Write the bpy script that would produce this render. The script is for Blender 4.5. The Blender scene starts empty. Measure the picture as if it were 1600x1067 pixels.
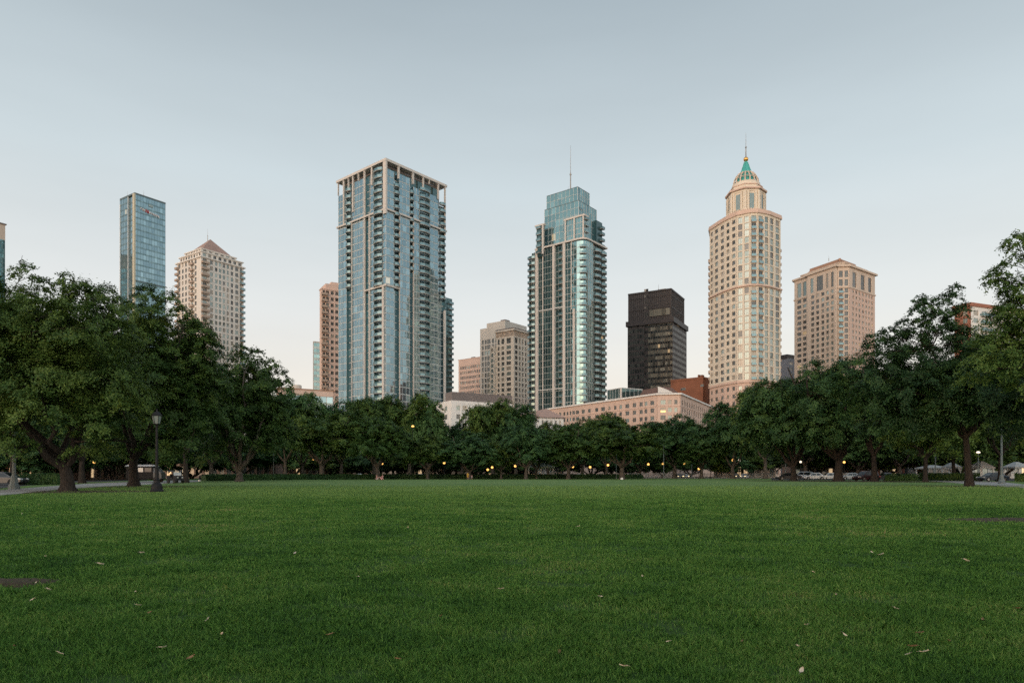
import bpy, bmesh, math, random
import numpy as np
from mathutils import Vector, Matrix

# ------------------------------------------------------------------ camera, sky, sun, exposure
scene = bpy.context.scene
COL = scene.collection
F, HY, CZ = 1066.67, 740.0, 1.25          # focal length in pixels, horizon row (1600 px frame), eye height
cam = bpy.data.objects.new('camera', bpy.data.cameras.new('camera'))
COL.objects.link(cam)
cam.location = (0, 0, CZ)
cam.rotation_euler = (math.pi / 2, 0, 0)
cam.data.sensor_width = 36.0
cam.data.lens = 24.0
cam.data.shift_y = (HY - 533.5) / 1600.0
cam.data.clip_start = 0.1
cam.data.clip_end = 9000
scene.camera = cam

SUN_EL, SUN_ROT = math.radians(3.0), math.radians(215)
world = bpy.data.worlds.new('World')
scene.world = world
world.use_nodes = True
wn, wl = world.node_tree.nodes, world.node_tree.links
bg = wn['Background']
sky = wn.new('ShaderNodeTexSky')
sky.sky_type = 'NISHITA'
sky.sun_disc = False
sky.sun_elevation = SUN_EL
sky.sun_rotation = SUN_ROT
sky.dust_density = 2.0
geo = wn.new('ShaderNodeNewGeometry')
sep = wn.new('ShaderNodeSeparateXYZ')
tc = wn.new('ShaderNodeTexCoord')
wl.new(tc.outputs['Generated'], sep.inputs[0])
ramp = wn.new('ShaderNodeValToRGB')        # dusk haze colour by elevation, on the side away from the sun
wl.new(sep.outputs['Z'], ramp.inputs[0])
cr = ramp.color_ramp
SKY_STOPS = [(0.0, (9.7, 8.2, 6.9)), (0.09, (9.2, 8.45, 7.65)), (0.22, (8.1, 8.25, 8.2)), (0.38, (6.3, 7.1, 7.45)),
             (0.58, (4.05, 4.8, 5.3)), (1.0, (2.4, 3.2, 4.0))]
while len(cr.elements) < len(SKY_STOPS):
    cr.elements.new(0.5)
for e, (p, c) in zip(cr.elements, SKY_STOPS):
    e.position = p
    e.color = (c[0] * .1, c[1] * .1, c[2] * .1, 1)
sc10 = wn.new('ShaderNodeMix'); sc10.data_type = 'RGBA'; sc10.blend_type = 'MULTIPLY'
sc10.inputs['Factor'].default_value = 1
wl.new(ramp.outputs[0], sc10.inputs['A'])
glow = wn.new('ShaderNodeMapRange'); glow.interpolation_type = 'SMOOTHSTEP'      # brighter and warmer on the sunset side
wl.new(sep.outputs['Y'], glow.inputs['Value'])
glow.inputs['From Min'].default_value = 0.05
glow.inputs['From Max'].default_value = -0.85
gm = wn.new('ShaderNodeMix'); gm.data_type = 'RGBA'
wl.new(glow.outputs[0], gm.inputs['Factor'])
gm.inputs['A'].default_value = (1.45, 1.45, 1.45, 1)
gm.inputs['B'].default_value = (3.15, 2.95, 2.75, 1)
cloud = wn.new('ShaderNodeTexNoise'); cloud.inputs['Scale'].default_value = 2.2; cloud.inputs['Detail'].default_value = 5
cm = wn.new('ShaderNodeMapping'); cm.inputs['Scale'].default_value = (1, 1, 5)
wl.new(tc.outputs['Generated'], cm.inputs[0]); wl.new(cm.outputs[0], cloud.inputs[0])
veil = wn.new('ShaderNodeMapRange'); wl.new(cloud.outputs[0], veil.inputs['Value'])
veil.inputs['From Min'].default_value = .3; veil.inputs['From Max'].default_value = .7
veil.inputs['To Min'].default_value = .965; veil.inputs['To Max'].default_value = 1.03
vm = wn.new('ShaderNodeVectorMath'); vm.operation = 'SCALE'
wl.new(gm.outputs['Result'], vm.inputs[0]); wl.new(veil.outputs[0], vm.inputs['Scale'])
wl.new(vm.outputs[0], sc10.inputs['B'])
front = wn.new('ShaderNodeMapRange'); front.interpolation_type = 'SMOOTHSTEP'
wl.new(sep.outputs['Y'], front.inputs['Value'])
front.inputs['From Min'].default_value = -0.75
front.inputs['From Max'].default_value = 0.1
front.inputs['To Min'].default_value = 0.86
front.inputs['To Max'].default_value = 0.95
mixs = wn.new('ShaderNodeMix'); mixs.data_type = 'RGBA'
wl.new(front.outputs[0], mixs.inputs['Factor'])
wl.new(sky.outputs[0], mixs.inputs['A'])
wl.new(sc10.outputs['Result'], mixs.inputs['B'])
wl.new(mixs.outputs['Result'], bg.inputs['Color'])
bg.inputs['Strength'].default_value = 0.12

sun = bpy.data.objects.new('sun', bpy.data.lights.new('sun', 'SUN'))
COL.objects.link(sun)
sun.data.energy = 0.24
sun.data.angle = math.radians(60)
sun.data.color = (1.0, 0.74, 0.58)
_sd = Vector((math.sin(SUN_ROT) * math.cos(SUN_EL), math.cos(SUN_ROT) * math.cos(SUN_EL), math.sin(SUN_EL)))
sun.rotation_euler = _sd.to_track_quat('Z', 'Y').to_euler()

scene.view_settings.view_transform = 'Standard'
scene.view_settings.look = 'None'
scene.view_settings.gamma = 1.0
scene.view_settings.exposure = 2.5
scene.cycles.use_denoising = False
scene.cycles.max_bounces = 6
scene.cycles.diffuse_bounces = 3
scene.cycles.glossy_bounces = 3
scene.cycles.transmission_bounces = 2
scene.cycles.transparent_max_bounces = 4

# ------------------------------------------------------------------ helpers
def X(px, D): return (px - 800.0) / F * D
def Zp(py, D): return CZ + (HY - py) / F * D
def DG(py): return CZ * F / (py - HY)                  # depth of a ground pixel row
def G(px, py):
    d = DG(py); return Vector((X(px, d), d, 0))

def tag(o, label=None, cat=None, group=None, kind=None):
    if label: o['label'] = label
    if cat: o['category'] = cat
    if group: o['group'] = group
    if kind: o['kind'] = kind
    return o

def thing(name, label, cat, loc=(0, 0, 0), rz=0.0, group=None):
    o = bpy.data.objects.new(name, None)
    o.empty_display_size = 0.5
    COL.objects.link(o)
    o.location = loc
    o.rotation_euler = (0, 0, rz)
    return tag(o, label, cat, group)

def add_obj(name, me, parent=None, loc=(0, 0, 0), rz=0.0):
    o = bpy.data.objects.new(name, me)
    COL.objects.link(o)
    o.location = loc
    o.rotation_euler = (0, 0, rz)
    if parent is not None: o.parent = parent
    return o

def copy_tree(o, parent=None):
    c = o.copy(); COL.objects.link(c)
    if parent is not None: c.parent = parent
    for ch in list(o.children): copy_tree(ch, c)
    return c

def np_mesh(name, verts, polys, mats, mi=None, smooth=False):
    """verts (N,3); polys: list of (M,k) int arrays (k constant within each)."""
    me = bpy.data.meshes.new(name)
    verts = np.asarray(verts, dtype=np.float32)
    me.vertices.add(len(verts))
    me.vertices.foreach_set('co', verts.ravel())
    idx = np.concatenate([np.asarray(p, dtype=np.int32).ravel() for p in polys])
    tot = np.concatenate([np.full(len(p), np.asarray(p).shape[1], dtype=np.int32) for p in polys])
    start = np.concatenate([[0], np.cumsum(tot)[:-1]]).astype(np.int32)
    me.loops.add(len(idx)); me.loops.foreach_set('vertex_index', idx)
    me.polygons.add(len(tot)); me.polygons.foreach_set('loop_start', start); me.polygons.foreach_set('loop_total', tot)
    for m in mats: me.materials.append(m)
    if mi is not None: me.polygons.foreach_set('material_index', np.asarray(mi, dtype=np.int32))
    if smooth: me.polygons.foreach_set('use_smooth', np.ones(len(tot), dtype=bool))
    me.update(calc_edges=True)
    return me

class MB:
    """collects boxes, prisms, quads, tubes and builds ONE mesh object (coordinates relative to the parent's location)."""
    def __init__(s): s.v = []; s.f = []; s.m = []
    def face(s, pts, m=0):
        b = len(s.v); s.v.extend([tuple(p) for p in pts]); s.f.append(tuple(range(b, b + len(pts)))); s.m.append(m)
    def hexa(s, c, m=0, faces=None):
        b = len(s.v); s.v.extend([tuple(p) for p in c])
        for q in ((0, 3, 2, 1), (4, 5, 6, 7), (0, 1, 5, 4), (1, 2, 6, 5), (2, 3, 7, 6), (3, 0, 4, 7)):
            s.f.append(tuple(b + i for i in q)); s.m.append(m)
    def box(s, x0, x1, y0, y1, z0, z1, m=0):
        s.hexa([(x0, y0, z0), (x1, y0, z0), (x1, y1, z0), (x0, y1, z0), (x0, y0, z1), (x1, y0, z1), (x1, y1, z1), (x0, y1, z1)], m)
    def prism(s, pts, z0, z1, m=0, mt=None, pts2=None):
        """pts: counter-clockwise plan"""
        n = len(pts); b = len(s.v); p2 = pts2 or pts
        s.v.extend([(p[0], p[1], z0) for p in pts]); s.v.extend([(p[0], p[1], z1) for p in p2])
        for i in range(n):
            j = (i + 1) % n
            s.f.append((b + i, b + j, b + n + j, b + n + i)); s.m.append(m)
        s.f.append(tuple(b + n + i for i in range(n))); s.m.append(m if mt is None else mt)
        s.f.append(tuple(b + i for i in reversed(range(n)))); s.m.append(m)
    def tube(s, path, radii, sides=8, m=0, cap=True):
        path = [Vector(p) for p in path]; b = len(s.v); n = len(path)
        if not hasattr(radii, '__len__'): radii = [radii] * n
        for i, p in enumerate(path):
            d = (path[min(i + 1, n - 1)] - path[max(i - 1, 0)]).normalized()
            a = d.orthogonal().normalized() if abs(d.z) < .95 else Vector((1, 0, 0))
            a = (a - d * a.dot(d)).normalized(); c = d.cross(a)
            for k in range(sides):
                t = 2 * math.pi * k / sides
                s.v.append(tuple(p + (a * math.cos(t) + c * math.sin(t)) * radii[i]))
        for i in range(n - 1):
            for k in range(sides):
                k2 = (k + 1) % sides
                s.f.append((b + i * sides + k, b + i * sides + k2, b + (i + 1) * sides + k2, b + (i + 1) * sides + k)); s.m.append(m)
        if cap:
            s.f.append(tuple(b + k for k in reversed(range(sides)))); s.m.append(m)
            s.f.append(tuple(b + (n - 1) * sides + k for k in range(sides))); s.m.append(m)
    def lathe(s, c, prof, sides=16, m=0, rot=0.0, cap=True):
        """prof: list of (r, z) bottom to top round the vertical through c"""
        b = len(s.v); n = len(prof)
        for r, z in prof:
            for k in range(sides):
                t = rot + 2 * math.pi * k / sides
                s.v.append((c[0] + r * math.cos(t), c[1] + r * math.sin(t), z))
        for i in range(n - 1):
            for k in range(sides):
                k2 = (k + 1) % sides
                s.f.append((b + i * sides + k, b + i * sides + k2, b + (i + 1) * sides + k2, b + (i + 1) * sides + k)); s.m.append(m)
        if cap:
            s.f.append(tuple(b + k for k in reversed(range(sides)))); s.m.append(m)
            s.f.append(tuple(b + (n - 1) * sides + k for k in range(sides))); s.m.append(m)
    # --- face-frame boxes
    def fbox(s, fc, u0, u1, d0, d1, z0, z1, m=0):
        P = fc.pt
        s.hexa([P(u0, d1, z0), P(u1, d1, z0), P(u1, d0, z0), P(u0, d0, z0), P(u0, d1, z1), P(u1, d1, z1), P(u1, d0, z1), P(u0, d0, z1)], m)
    def mesh(s, name, mats, off=(0, 0, 0), smooth=False):
        me = bpy.data.meshes.new(name)
        v = np.asarray(s.v, dtype=np.float64) - np.asarray(off)
        me.from_pydata(v.tolist(), [], s.f)
        for m in mats: me.materials.append(m)
        me.polygons.foreach_set('material_index', np.asarray(s.m, dtype=np.int32))
        if smooth: me.polygons.foreach_set('use_smooth', np.ones(len(s.f), dtype=bool))
        me.update()
        return me
    def build(s, name, mats, parent=None, smooth=False, local=False):
        if not isinstance(mats, (list, tuple)): mats = [mats]
        off = (0, 0, 0)
        if parent is not None and not local:
            off = Vector(parent.location)
            if parent.parent is not None: off = off + Vector(parent.parent.location)
        return add_obj(name, s.mesh(name, mats, off, smooth), parent)

class Face:
    """vertical facade plane from p0 (left end seen from outside) to p1; n points outward"""
    def __init__(s, p0, p1):
        s.o = Vector((p0[0], p0[1], 0)); d = Vector((p1[0], p1[1], 0)) - s.o
        s.w = d.length; s.u = d / s.w; s.n = Vector((s.u.y, -s.u.x, 0))
    def pt(s, u, d, z): p = s.o + s.u * u + s.n * d; return (p.x, p.y, z)
    def at(s, px):
        k = (px - 800.0) / F
        return (k * s.o.y - s.o.x) / (s.u.x - k * s.u.y)
    def rz(s): return math.atan2(s.u.y, s.u.x)

def block(pc, D, th, pl, pr):
    """plan of a box seen on its corner: near corner at pixel column pc, depth D; right face runs at th degrees."""
    t = math.radians(th); c, s_ = math.cos(t), math.sin(t)
    C = Vector((X(pc, D), D, 0))
    def length(px, dx, dy):
        k = (px - 800.0) / F
        return (k * C.y - C.x) / (dx - k * dy)
    wr = length(pr, c, s_); wl_ = length(pl, -s_, c)
    L = C + Vector((-s_, c, 0)) * wl_; R = C + Vector((c, s_, 0)) * wr; B = L + R - C
    return L, C, R, B

def inset(pts, d):
    """offset a counter-clockwise plan inwards by d"""
    n = len(pts); out = []
    for i in range(n):
        p0, p1, p2 = [Vector((q[0], q[1], 0)) for q in (pts[i - 1], pts[i], pts[(i + 1) % n])]
        a = (p1 - p0).normalized(); b = (p2 - p1).normalized()
        na = Vector((-a.y, a.x, 0)); nb = Vector((-b.y, b.x, 0))
        k = (na + nb); k = k / max(0.2, 1 + na.dot(nb))
        out.append(p1 + k * d)
    return out

# ------------------------------------------------------------------ materials
def new_mat(name):
    m = bpy.data.materials.new(name); m.use_nodes = True
    nt = m.node_tree
    return m, nt.nodes, nt.links, nt.nodes['Principled BSDF']

def ramp_node(N, L, src, stops):
    r = N.new('ShaderNodeValToRGB'); L.new(src, r.inputs[0]); e = r.color_ramp.elements
    while len(e) < len(stops): e.new(0.5)
    for q, (p, c) in zip(e, stops): q.position = p; q.color = (c[0], c[1], c[2], 1)
    return r

def mat_rough(name, c, var=0.12, scale=0.6, rough=0.85, bump=0.0, spec=0.3, streak=False):
    """matt masonry / paint with large soft stains and fine grain"""
    m, N, L, P = new_mat(name)
    t = N.new('ShaderNodeTexCoord'); mp = N.new('ShaderNodeMapping')
    L.new(t.outputs['Object'], mp.inputs[0])
    if streak: mp.inputs['Scale'].default_value = (1, 1, 0.12)
    n1 = N.new('ShaderNodeTexNoise'); n1.inputs['Scale'].default_value = scale * .25; n1.inputs['Detail'].default_value = 5
    L.new(mp.outputs[0], n1.inputs[0])
    n2 = N.new('ShaderNodeTexNoise'); n2.inputs['Scale'].default_value = scale * 6; n2.inputs['Detail'].default_value = 3
    L.new(t.outputs['Object'], n2.inputs[0])
    a = N.new('ShaderNodeMath'); a.operation = 'ADD'; L.new(n1.outputs[0], a.inputs[0]); L.new(n2.outputs[0], a.inputs[1])
    h = N.new('ShaderNodeMath'); h.operation = 'MULTIPLY'; h.inputs[1].default_value = .5; L.new(a.outputs[0], h.inputs[0])
    r = ramp_node(N, L, h.outputs[0], [(0.3, [x * (1 - var * 1.6) for x in c]), (0.5, c), (0.7, [min(1, x * (1 + var)) for x in c])])
    L.new(r.outputs[0], P.inputs['Base Color'])
    P.inputs['Roughness'].default_value = rough
    P.inputs['Specular IOR Level'].default_value = spec
    if bump:
        b = N.new('ShaderNodeBump'); b.inputs['Strength'].default_value = bump; b.inputs['Distance'].default_value = 0.05
        L.new(n2.outputs[0], b.inputs['Height']); L.new(b.outputs[0], P.inputs['Normal'])
    return m

def mat_glass(name, dark, light, refl=0.6, rough=0.03, lit=0.0, wave=0.0):
    """coated window glass: every pane (mesh island) has its own tint; a few rooms are lit"""
    m, N, L, P = new_mat(name)
    g = N.new('ShaderNodeNewGeometry')
    mid = [(a + b) / 2 for a, b in zip(dark, light)]
    r = ramp_node(N, L, g.outputs['Random Per Island'], [(0.0, dark), (0.45, mid), (0.85, light), (1.0, [min(1, x * 1.25) for x in light])])
    L.new(r.outputs[0], P.inputs['Base Color'])
    P.inputs['Metallic'].default_value = refl
    P.inputs['Roughness'].default_value = rough
    P.inputs['Specular IOR Level'].default_value = 0.7
    if wave:
        t = N.new('ShaderNodeTexCoord'); n = N.new('ShaderNodeTexNoise'); n.inputs['Scale'].default_value = 0.35
        L.new(t.outputs['Object'], n.inputs[0])
        b = N.new('ShaderNodeBump'); b.inputs['Strength'].default_value = wave; b.inputs['Distance'].default_value = 0.3
        L.new(n.outputs[0], b.inputs['Height']); L.new(b.outputs[0], P.inputs['Normal'])
    if lit > 0:
        w = N.new('ShaderNodeTexWhiteNoise'); w.noise_dimensions = '1D'
        L.new(g.outputs['Random Per Island'], w.inputs['W'])
        c = N.new('ShaderNodeMath'); c.operation = 'GREATER_THAN'; c.inputs[1].default_value = 1 - lit
        L.new(w.outputs['Value'], c.inputs[0])
        k = N.new('ShaderNodeMath'); k.operation = 'MULTIPLY'; k.inputs[1].default_value = 0.07
        L.new(c.outputs[0], k.inputs[0])
        P.inputs['Emission Color'].default_value = (1.0, 0.66, 0.33, 1)
        L.new(k.outputs[0], P.inputs['Emission Strength'])
    return m

def mat_plain(name, c, rough=0.5, metal=0.0, spec=0.5, var=0.08):
    m, N, L, P = new_mat(name)
    t = N.new('ShaderNodeTexCoord'); n = N.new('ShaderNodeTexNoise'); n.inputs['Scale'].default_value = 9; n.inputs['Detail'].default_value = 4
    L.new(t.outputs['Object'], n.inputs[0])
    r = ramp_node(N, L, n.outputs[0], [(0.3, [x * (1 - var) for x in c]), (0.7, [min(1, x * (1 + var)) for x in c])])
    L.new(r.outputs[0], P.inputs['Base Color'])
    P.inputs['Roughness'].default_value = rough; P.inputs['Metallic'].default_value = metal
    P.inputs['Specular IOR Level'].default_value = spec
    return m

def mat_emit(name, c, s):
    m, N, L, P = new_mat(name)
    P.inputs['Base Color'].default_value = (*[min(1, x) for x in c], 1)
    P.inputs['Emission Color'].default_value = (*c, 1)
    P.inputs['Emission Strength'].default_value = s
    return m

M = {}
M['beige'] = mat_rough('beige concrete', (0.70, 0.66, 0.61), .10, streak=True)
M['cream'] = mat_rough('cream stone', (0.69, 0.62, 0.52), .10, streak=True)
M['tan'] = mat_rough('tan stone', (0.60, 0.495, 0.41), .12, streak=True)
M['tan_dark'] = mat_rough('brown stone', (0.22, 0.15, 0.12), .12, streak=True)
M['pink'] = mat_rough('pink stucco', (0.62, 0.465, 0.39), .10, streak=True)
M['orange'] = mat_rough('salmon stucco', (0.70, 0.52, 0.44), .10, streak=True)
M['grey_conc'] = mat_rough('grey concrete', (0.54, 0.51, 0.465), .12, streak=True)
M['white_wall'] = mat_rough('white stucco', (0.76, 0.745, 0.72), .07, streak=True)
M['frame_white'] = mat_rough('pale frame concrete', (0.58, 0.55, 0.52), .08, streak=True)
M['brick'] = mat_rough('red brick', (0.23, 0.10, 0.062), .2, scale=1.2)
M['brick2'] = mat_rough('salmon brick', (0.34, 0.15, 0.105), .2, scale=1.2)
M['roof_grey'] = mat_rough('grey metal roof', (0.20, 0.175, 0.17), .1)
M['roof_brown'] = mat_rough('brown roof', (0.16, 0.10, 0.085), .15)
M['roof_red'] = mat_rough('red tile roof', (0.36, 0.25, 0.215), .15)
M['roof_tan'] = mat_rough('tan mansard', (0.36, 0.22, 0.155), .12)
M['copper'] = mat_plain('green copper', (0.08, 0.42, 0.38), .45, 0.2, var=.25)
M['gold'] = mat_plain('gilded ball', (0.75, 0.42, 0.12), .3, .8)
M['black_metal'] = mat_plain('black metal', (0.012, 0.012, 0.014), .6, 0, .25)
M['grey_metal'] = mat_plain('grey metal', (0.15, 0.175, 0.175), .6, .2)
M['mast'] = mat_plain('mast steel', (0.30, 0.29, 0.28), .5, .3)
M['fin_yellow'] = mat_plain('pale yellow fin', (0.52, 0.48, 0.36), .5)
M['bronze'] = mat_rough('dark bronze panel', (0.045, 0.040, 0.042), .15, rough=.5, streak=True)
M['bronze_rib'] = mat_rough('dark bronze rib', (0.075, 0.068, 0.068), .15, rough=.5)
M['slab'] = mat_rough('balcony slab', (0.42, 0.41, 0.39), .08)
M['slab_tan'] = mat_rough('tan balcony slab', (0.42, 0.33, 0.27), .08)
M['mullion'] = mat_plain('light mullion', (0.58, 0.60, 0.60), .5, .1)
M['beige_pale'] = mat_rough('pale beige stone', (0.74, 0.67, 0.58), .08, streak=True)
M['mullion_mid'] = mat_plain('grey mullion', (0.34, 0.38, 0.38), .45, .2)
M['mullion_dark'] = mat_plain('dark mullion', (0.10, 0.14, 0.15), .45, .3)
M['g_blue'] = mat_glass('blue curtain glass', (0.21, 0.325, 0.38), (0.275, 0.405, 0.455), .8, .03, lit=.003, wave=.02)
M['g_teal'] = mat_glass('teal curtain glass', (0.155, 0.265, 0.285), (0.215, 0.345, 0.36), .8, .03, lit=.002, wave=.02)
M['g_tealdk'] = mat_glass('dark teal glass', (0.045, 0.09, 0.098), (0.11, 0.19, 0.195), .6, .04, lit=.003, wave=.03)
M['g_bronze'] = mat_glass('bronze glass', (0.03, 0.031, 0.033), (0.11, 0.108, 0.10), .55, .05, lit=.003, wave=.05)
M['g_bronze_glint'] = mat_glass('bronze glass with painted reflection', (0.07, 0.065, 0.055), (0.30, 0.275, 0.225), .35, .10, lit=.02, wave=.05)  # paler tint and glowing panes imitate the reflection of a lit building
M['g_win'] = mat_glass('dark window glass', (0.03, 0.036, 0.038), (0.13, 0.14, 0.14), .35, .05, lit=.012)
M['g_winlt'] = mat_glass('pale window glass', (0.16, 0.22, 0.22), (0.34, 0.40, 0.38), .5, .06, lit=.006)
M['g_blind'] = mat_glass('window with blinds', (0.22, 0.20, 0.17), (0.42, 0.38, 0.32), .15, .15, lit=.02)
M['g_rail'] = mat_glass('balcony glass', (0.10, 0.19, 0.22), (0.17, 0.28, 0.31), .4, .10)
M['spandrel'] = mat_glass('spandrel glass', (0.12, 0.21, 0.23), (0.20, 0.30, 0.32), .6, .12)
M['win_frame'] = mat_plain('window frame', (0.36, 0.33, 0.30), .5)

# ------------------------------------------------------------------ building kit
class Building:
    def __init__(s, name, label, loc, cat='building', group=None):
        s.e = thing(name, label, cat, (loc[0], loc[1], 0), 0, group)
        s.wins = []; s.balc = []; s.mb = {}
    def part(s, key, mats, name=None, smooth=False):
        if key not in s.mb: s.mb[key] = (MB(), mats, name or key, smooth)
        return s.mb[key][0]
    def window(s, fc, u, z, w, h, mat='g_win', d=0.03):
        s.wins.append((fc, u, z, w, h, mat, d))
    def balcony(s, fc, u, z, w, dep, slab='slab', rail='g_rail', d=0.0, wedge=0.0):
        s.balc.append((fc, u, z, w, dep, slab, rail, d, wedge))
    def finish(s):
        for k, (mb, mats, name, sm) in s.mb.items():
            if mb.f: mb.build(name, mats, s.e, sm)
        s._emit(s.wins, 'window', win_parts, lambda a: (round(a[3], 1), round(a[4], 1), a[5]))
        s._emit(s.balc, 'balcony', balc_parts, lambda a: (round(a[3], 1), round(a[4], 1), a[5], a[6], a[8]))
    def _emit(s, items, name, gen, key):
        if not items: return
        def dist(a):
            p = a[0].pt(a[1], 0, a[2]); vis = 640 - (HY - (a[2] - CZ) * F / p[1])     # what the tree line leaves in view comes first
            return (0 if vis > 0 else 1, math.hypot(math.hypot(p[0], p[1]), a[2]))
        items = sorted(items, key=dist)
        cache = {}
        loc = Vector(s.e.location)
        for a in items[:100]:
            k = key(a)
            if k not in cache:
                mb = MB(); mats = gen(mb, None, a); cache[k] = mb.mesh(name, mats)
            p = Vector(a[0].pt(a[1], a[7] if name == 'balcony' else a[6], a[2])) - loc
            add_obj(name, cache[k], s.e, p, a[0].rz())
        rest = items[100:]
        if rest:
            mbs = MB(); allm = []
            for a in rest:
                tmp = MB(); mats = gen(tmp, None, a)
                rz = a[0].rz(); c, sn = math.cos(rz), math.sin(rz)
                p = a[0].pt(a[1], a[7] if name == 'balcony' else a[6], a[2])
                b = len(mbs.v)
                mbs.v.extend([(p[0] + x * c - y * sn, p[1] + x * sn + y * c, p[2] + z) for x, y, z in tmp.v])
                mp = []
                for mm in mats:
                    if mm not in allm: allm.append(mm)
                    mp.append(allm.index(mm))
                mbs.f.extend([tuple(b + i for i in q) for q in tmp.f]); mbs.m.extend([mp[i] for i in tmp.m])
            tag(mbs.build(name, allm, s.e), kind='stuff')

def win_parts(mb, _, a):
    _, _, _, w, h, mat, _ = a
    h2 = w / 2
    f = 0.06 if w < 3 else 0.09
    mb.box(-h2 + f, h2 - f, -0.02, 0.02, f, h - f, 0)                       # pane
    mb.box(-h2, -h2 + f, -0.06, 0.03, 0, h, 1); mb.box(h2 - f, h2, -0.06, 0.03, 0, h, 1)
    mb.box(-h2 + f, h2 - f, -0.06, 0.03, 0, f, 1); mb.box(-h2 + f, h2 - f, -0.06, 0.03, h - f, h, 1)
    nm = max(1, int(round(w / 1.1)) - 1) if w > 1.3 else 0
    for i in range(nm):
        x = -h2 + w * (i + 1) / (nm + 1); mb.box(x - .04, x + .04, -0.05, -0.021, f, h - f, 1)
    if h > 1.9: mb.box(-h2 + f, h2 - f, -0.045, -0.0215, h * .3 - .03, h * .3 + .03, 1)
    return [M[mat], M['win_frame']]

def balc_parts(mb, _, a):
    _, _, _, w, dep, slab, rail, _, wedge = a
    h = w / 2
    if wedge:   # pointed (bowed) front
        k = h * .35
        pl = [(-h, 0), (-h, -dep), (-k, -dep - wedge), (k, -dep - wedge), (h, -dep), (h, 0)]
        mb.prism(pl, -0.2, 0, 0)
        fr = [(-h, -dep), (-k, -dep - wedge), (k, -dep - wedge), (h, -dep)]
    else:
        mb.box(-h, h, -dep, 0, -0.2, 0, 0)
        fr = [(-h, -dep), (h, -dep)]
    q = [(-h, 0)] + fr + [(h, 0)]
    for p0, p1 in zip(q, q[1:]):
        d = Vector((p1[0] - p0[0], p1[1] - p0[1])); d.normalize(); n = (-d.y * .05, d.x * .05)
        mb.hexa([(p0[0], p0[1], .03), (p1[0], p1[1], .03), (p1[0] + n[0], p1[1] + n[1], .03), (p0[0] + n[0], p0[1] + n[1], .03),
                 (p0[0], p0[1], 1.08), (p1[0], p1[1], 1.08), (p1[0] + n[0], p1[1] + n[1], 1.08), (p0[0] + n[0], p0[1] + n[1], 1.08)], 1)
    return [M[slab], M[rail]]

RND = random.Random(7)
def curtain(mb, fc, u0, u1, z0, z1, bay, fh, d=0.0, sp=0.0, mw=0.10, fl=0.16, tilt=0.0014, proud=0.10):
    """glass skin: one quad per pane (each a hair out of true), floor lines and mullions. slots 0 glass, 1 spandrel, 2 mullion"""
    nb = max(1, int(round((u1 - u0) / bay))); nf = max(1, int(round((z1 - z0) / fh)))
    bu = (u1 - u0) / nb; bz = (z1 - z0) / nf
    P = fc.pt
    for j in range(nf):
        za = z0 + j * bz; zs = za + sp * bz; zb = za + bz
        for i in range(nb):
            a = u0 + i * bu; b = a + bu
            t1 = RND.gauss(0, tilt) * bu; t2 = RND.gauss(0, tilt) * bz
            mb.face([P(a, d + t1 + t2, zs), P(b, d - t1 + t2, zs), P(b, d - t1 - t2, zb), P(a, d + t1 - t2, zb)], 0)
            if sp: mb.face([P(a, d + .02, za), P(b, d + .02, za), P(b, d + .02, zs), P(a, d + .02, zs)], 1)
        if fl: mb.fbox(fc, u0, u1, d - .02, d + proud * .8, za - fl / 2, za + fl / 2, 2)
    if mw:
        for i in range(nb + 1):
            a = u0 + i * bu; mb.fbox(fc, a - mw / 2, a + mw / 2, d - .02, d + proud, z0, z1, 2)

def punched(B, wall, fc, u0, u1, z0, fh, nf, cols, sill=0.22, head=0.88, mat='g_win', dep=0.35, mi=0, core=True):
    """masonry wall from piers and spandrels standing in front of a core; cols: (ua, ub[, material])"""
    cols = sorted(cols)
    z1 = z0 + fh * nf
    edges = [u0]
    for c in cols: edges += [c[0], c[1]]
    edges.append(u1)
    for i in range(0, len(edges), 2):
        if edges[i + 1] - edges[i] > 0.02: wall.fbox(fc, edges[i], edges[i + 1], 0, dep, z0, z1, mi)
    for c in cols:
        m = c[2] if len(c) > 2 else mat
        for j in range(nf + 1):
            za = z0 + (j - 1) * fh + head * fh if j else z0
            zb = z0 + j * fh + sill * fh if j < nf else z1
            wall.fbox(fc, c[0], c[1], 0, dep - .06, za, zb, mi)
        for j in range(nf):
            mm = m
            q = RND.random()
            if mm == 'g_win' and q < .26: mm = 'g_blind' if q < .13 else 'g_winlt'
            elif mm == 'g_winlt' and q < .3: mm = 'g_blind' if q < .18 else 'g_win'
            B.window(fc, (c[0] + c[1]) / 2, z0 + j * fh + sill * fh, c[1] - c[0], (head - sill) * fh, mm, 0.06)

def evenly(u0, u1, n, frac=.55, edge=0.0):
    p = (u1 - u0 - 2 * edge) / n
    return [(u0 + edge + p * (i + .5 - frac / 2), u0 + edge + p * (i + .5 + frac / 2)) for i in range(n)]

def cornice(mb, plan, z, h, out, m=0):
    mb.prism(inset(plan, -out), z, z + h, m)
def mast(mb, x, y, z0, z1, r=0.25, m=0):
    mb.tube([(x, y, z0), (x, y, z0 + (z1 - z0) * .45), (x, y, z0 + (z1 - z0) * .46), (x, y, z1)], [r, r * .7, r * .4, r * .15], 6, m)
    mb.lathe((x, y), [(r * 1.5, z0 + (z1 - z0) * .40), (r * 1.5, z0 + (z1 - z0) * .42)], 6, m)
# ------------------------------------------------------------------ the skyline
def faces_of(pl):
    return Face(pl[0], pl[1]), Face(pl[1], pl[2])

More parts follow.
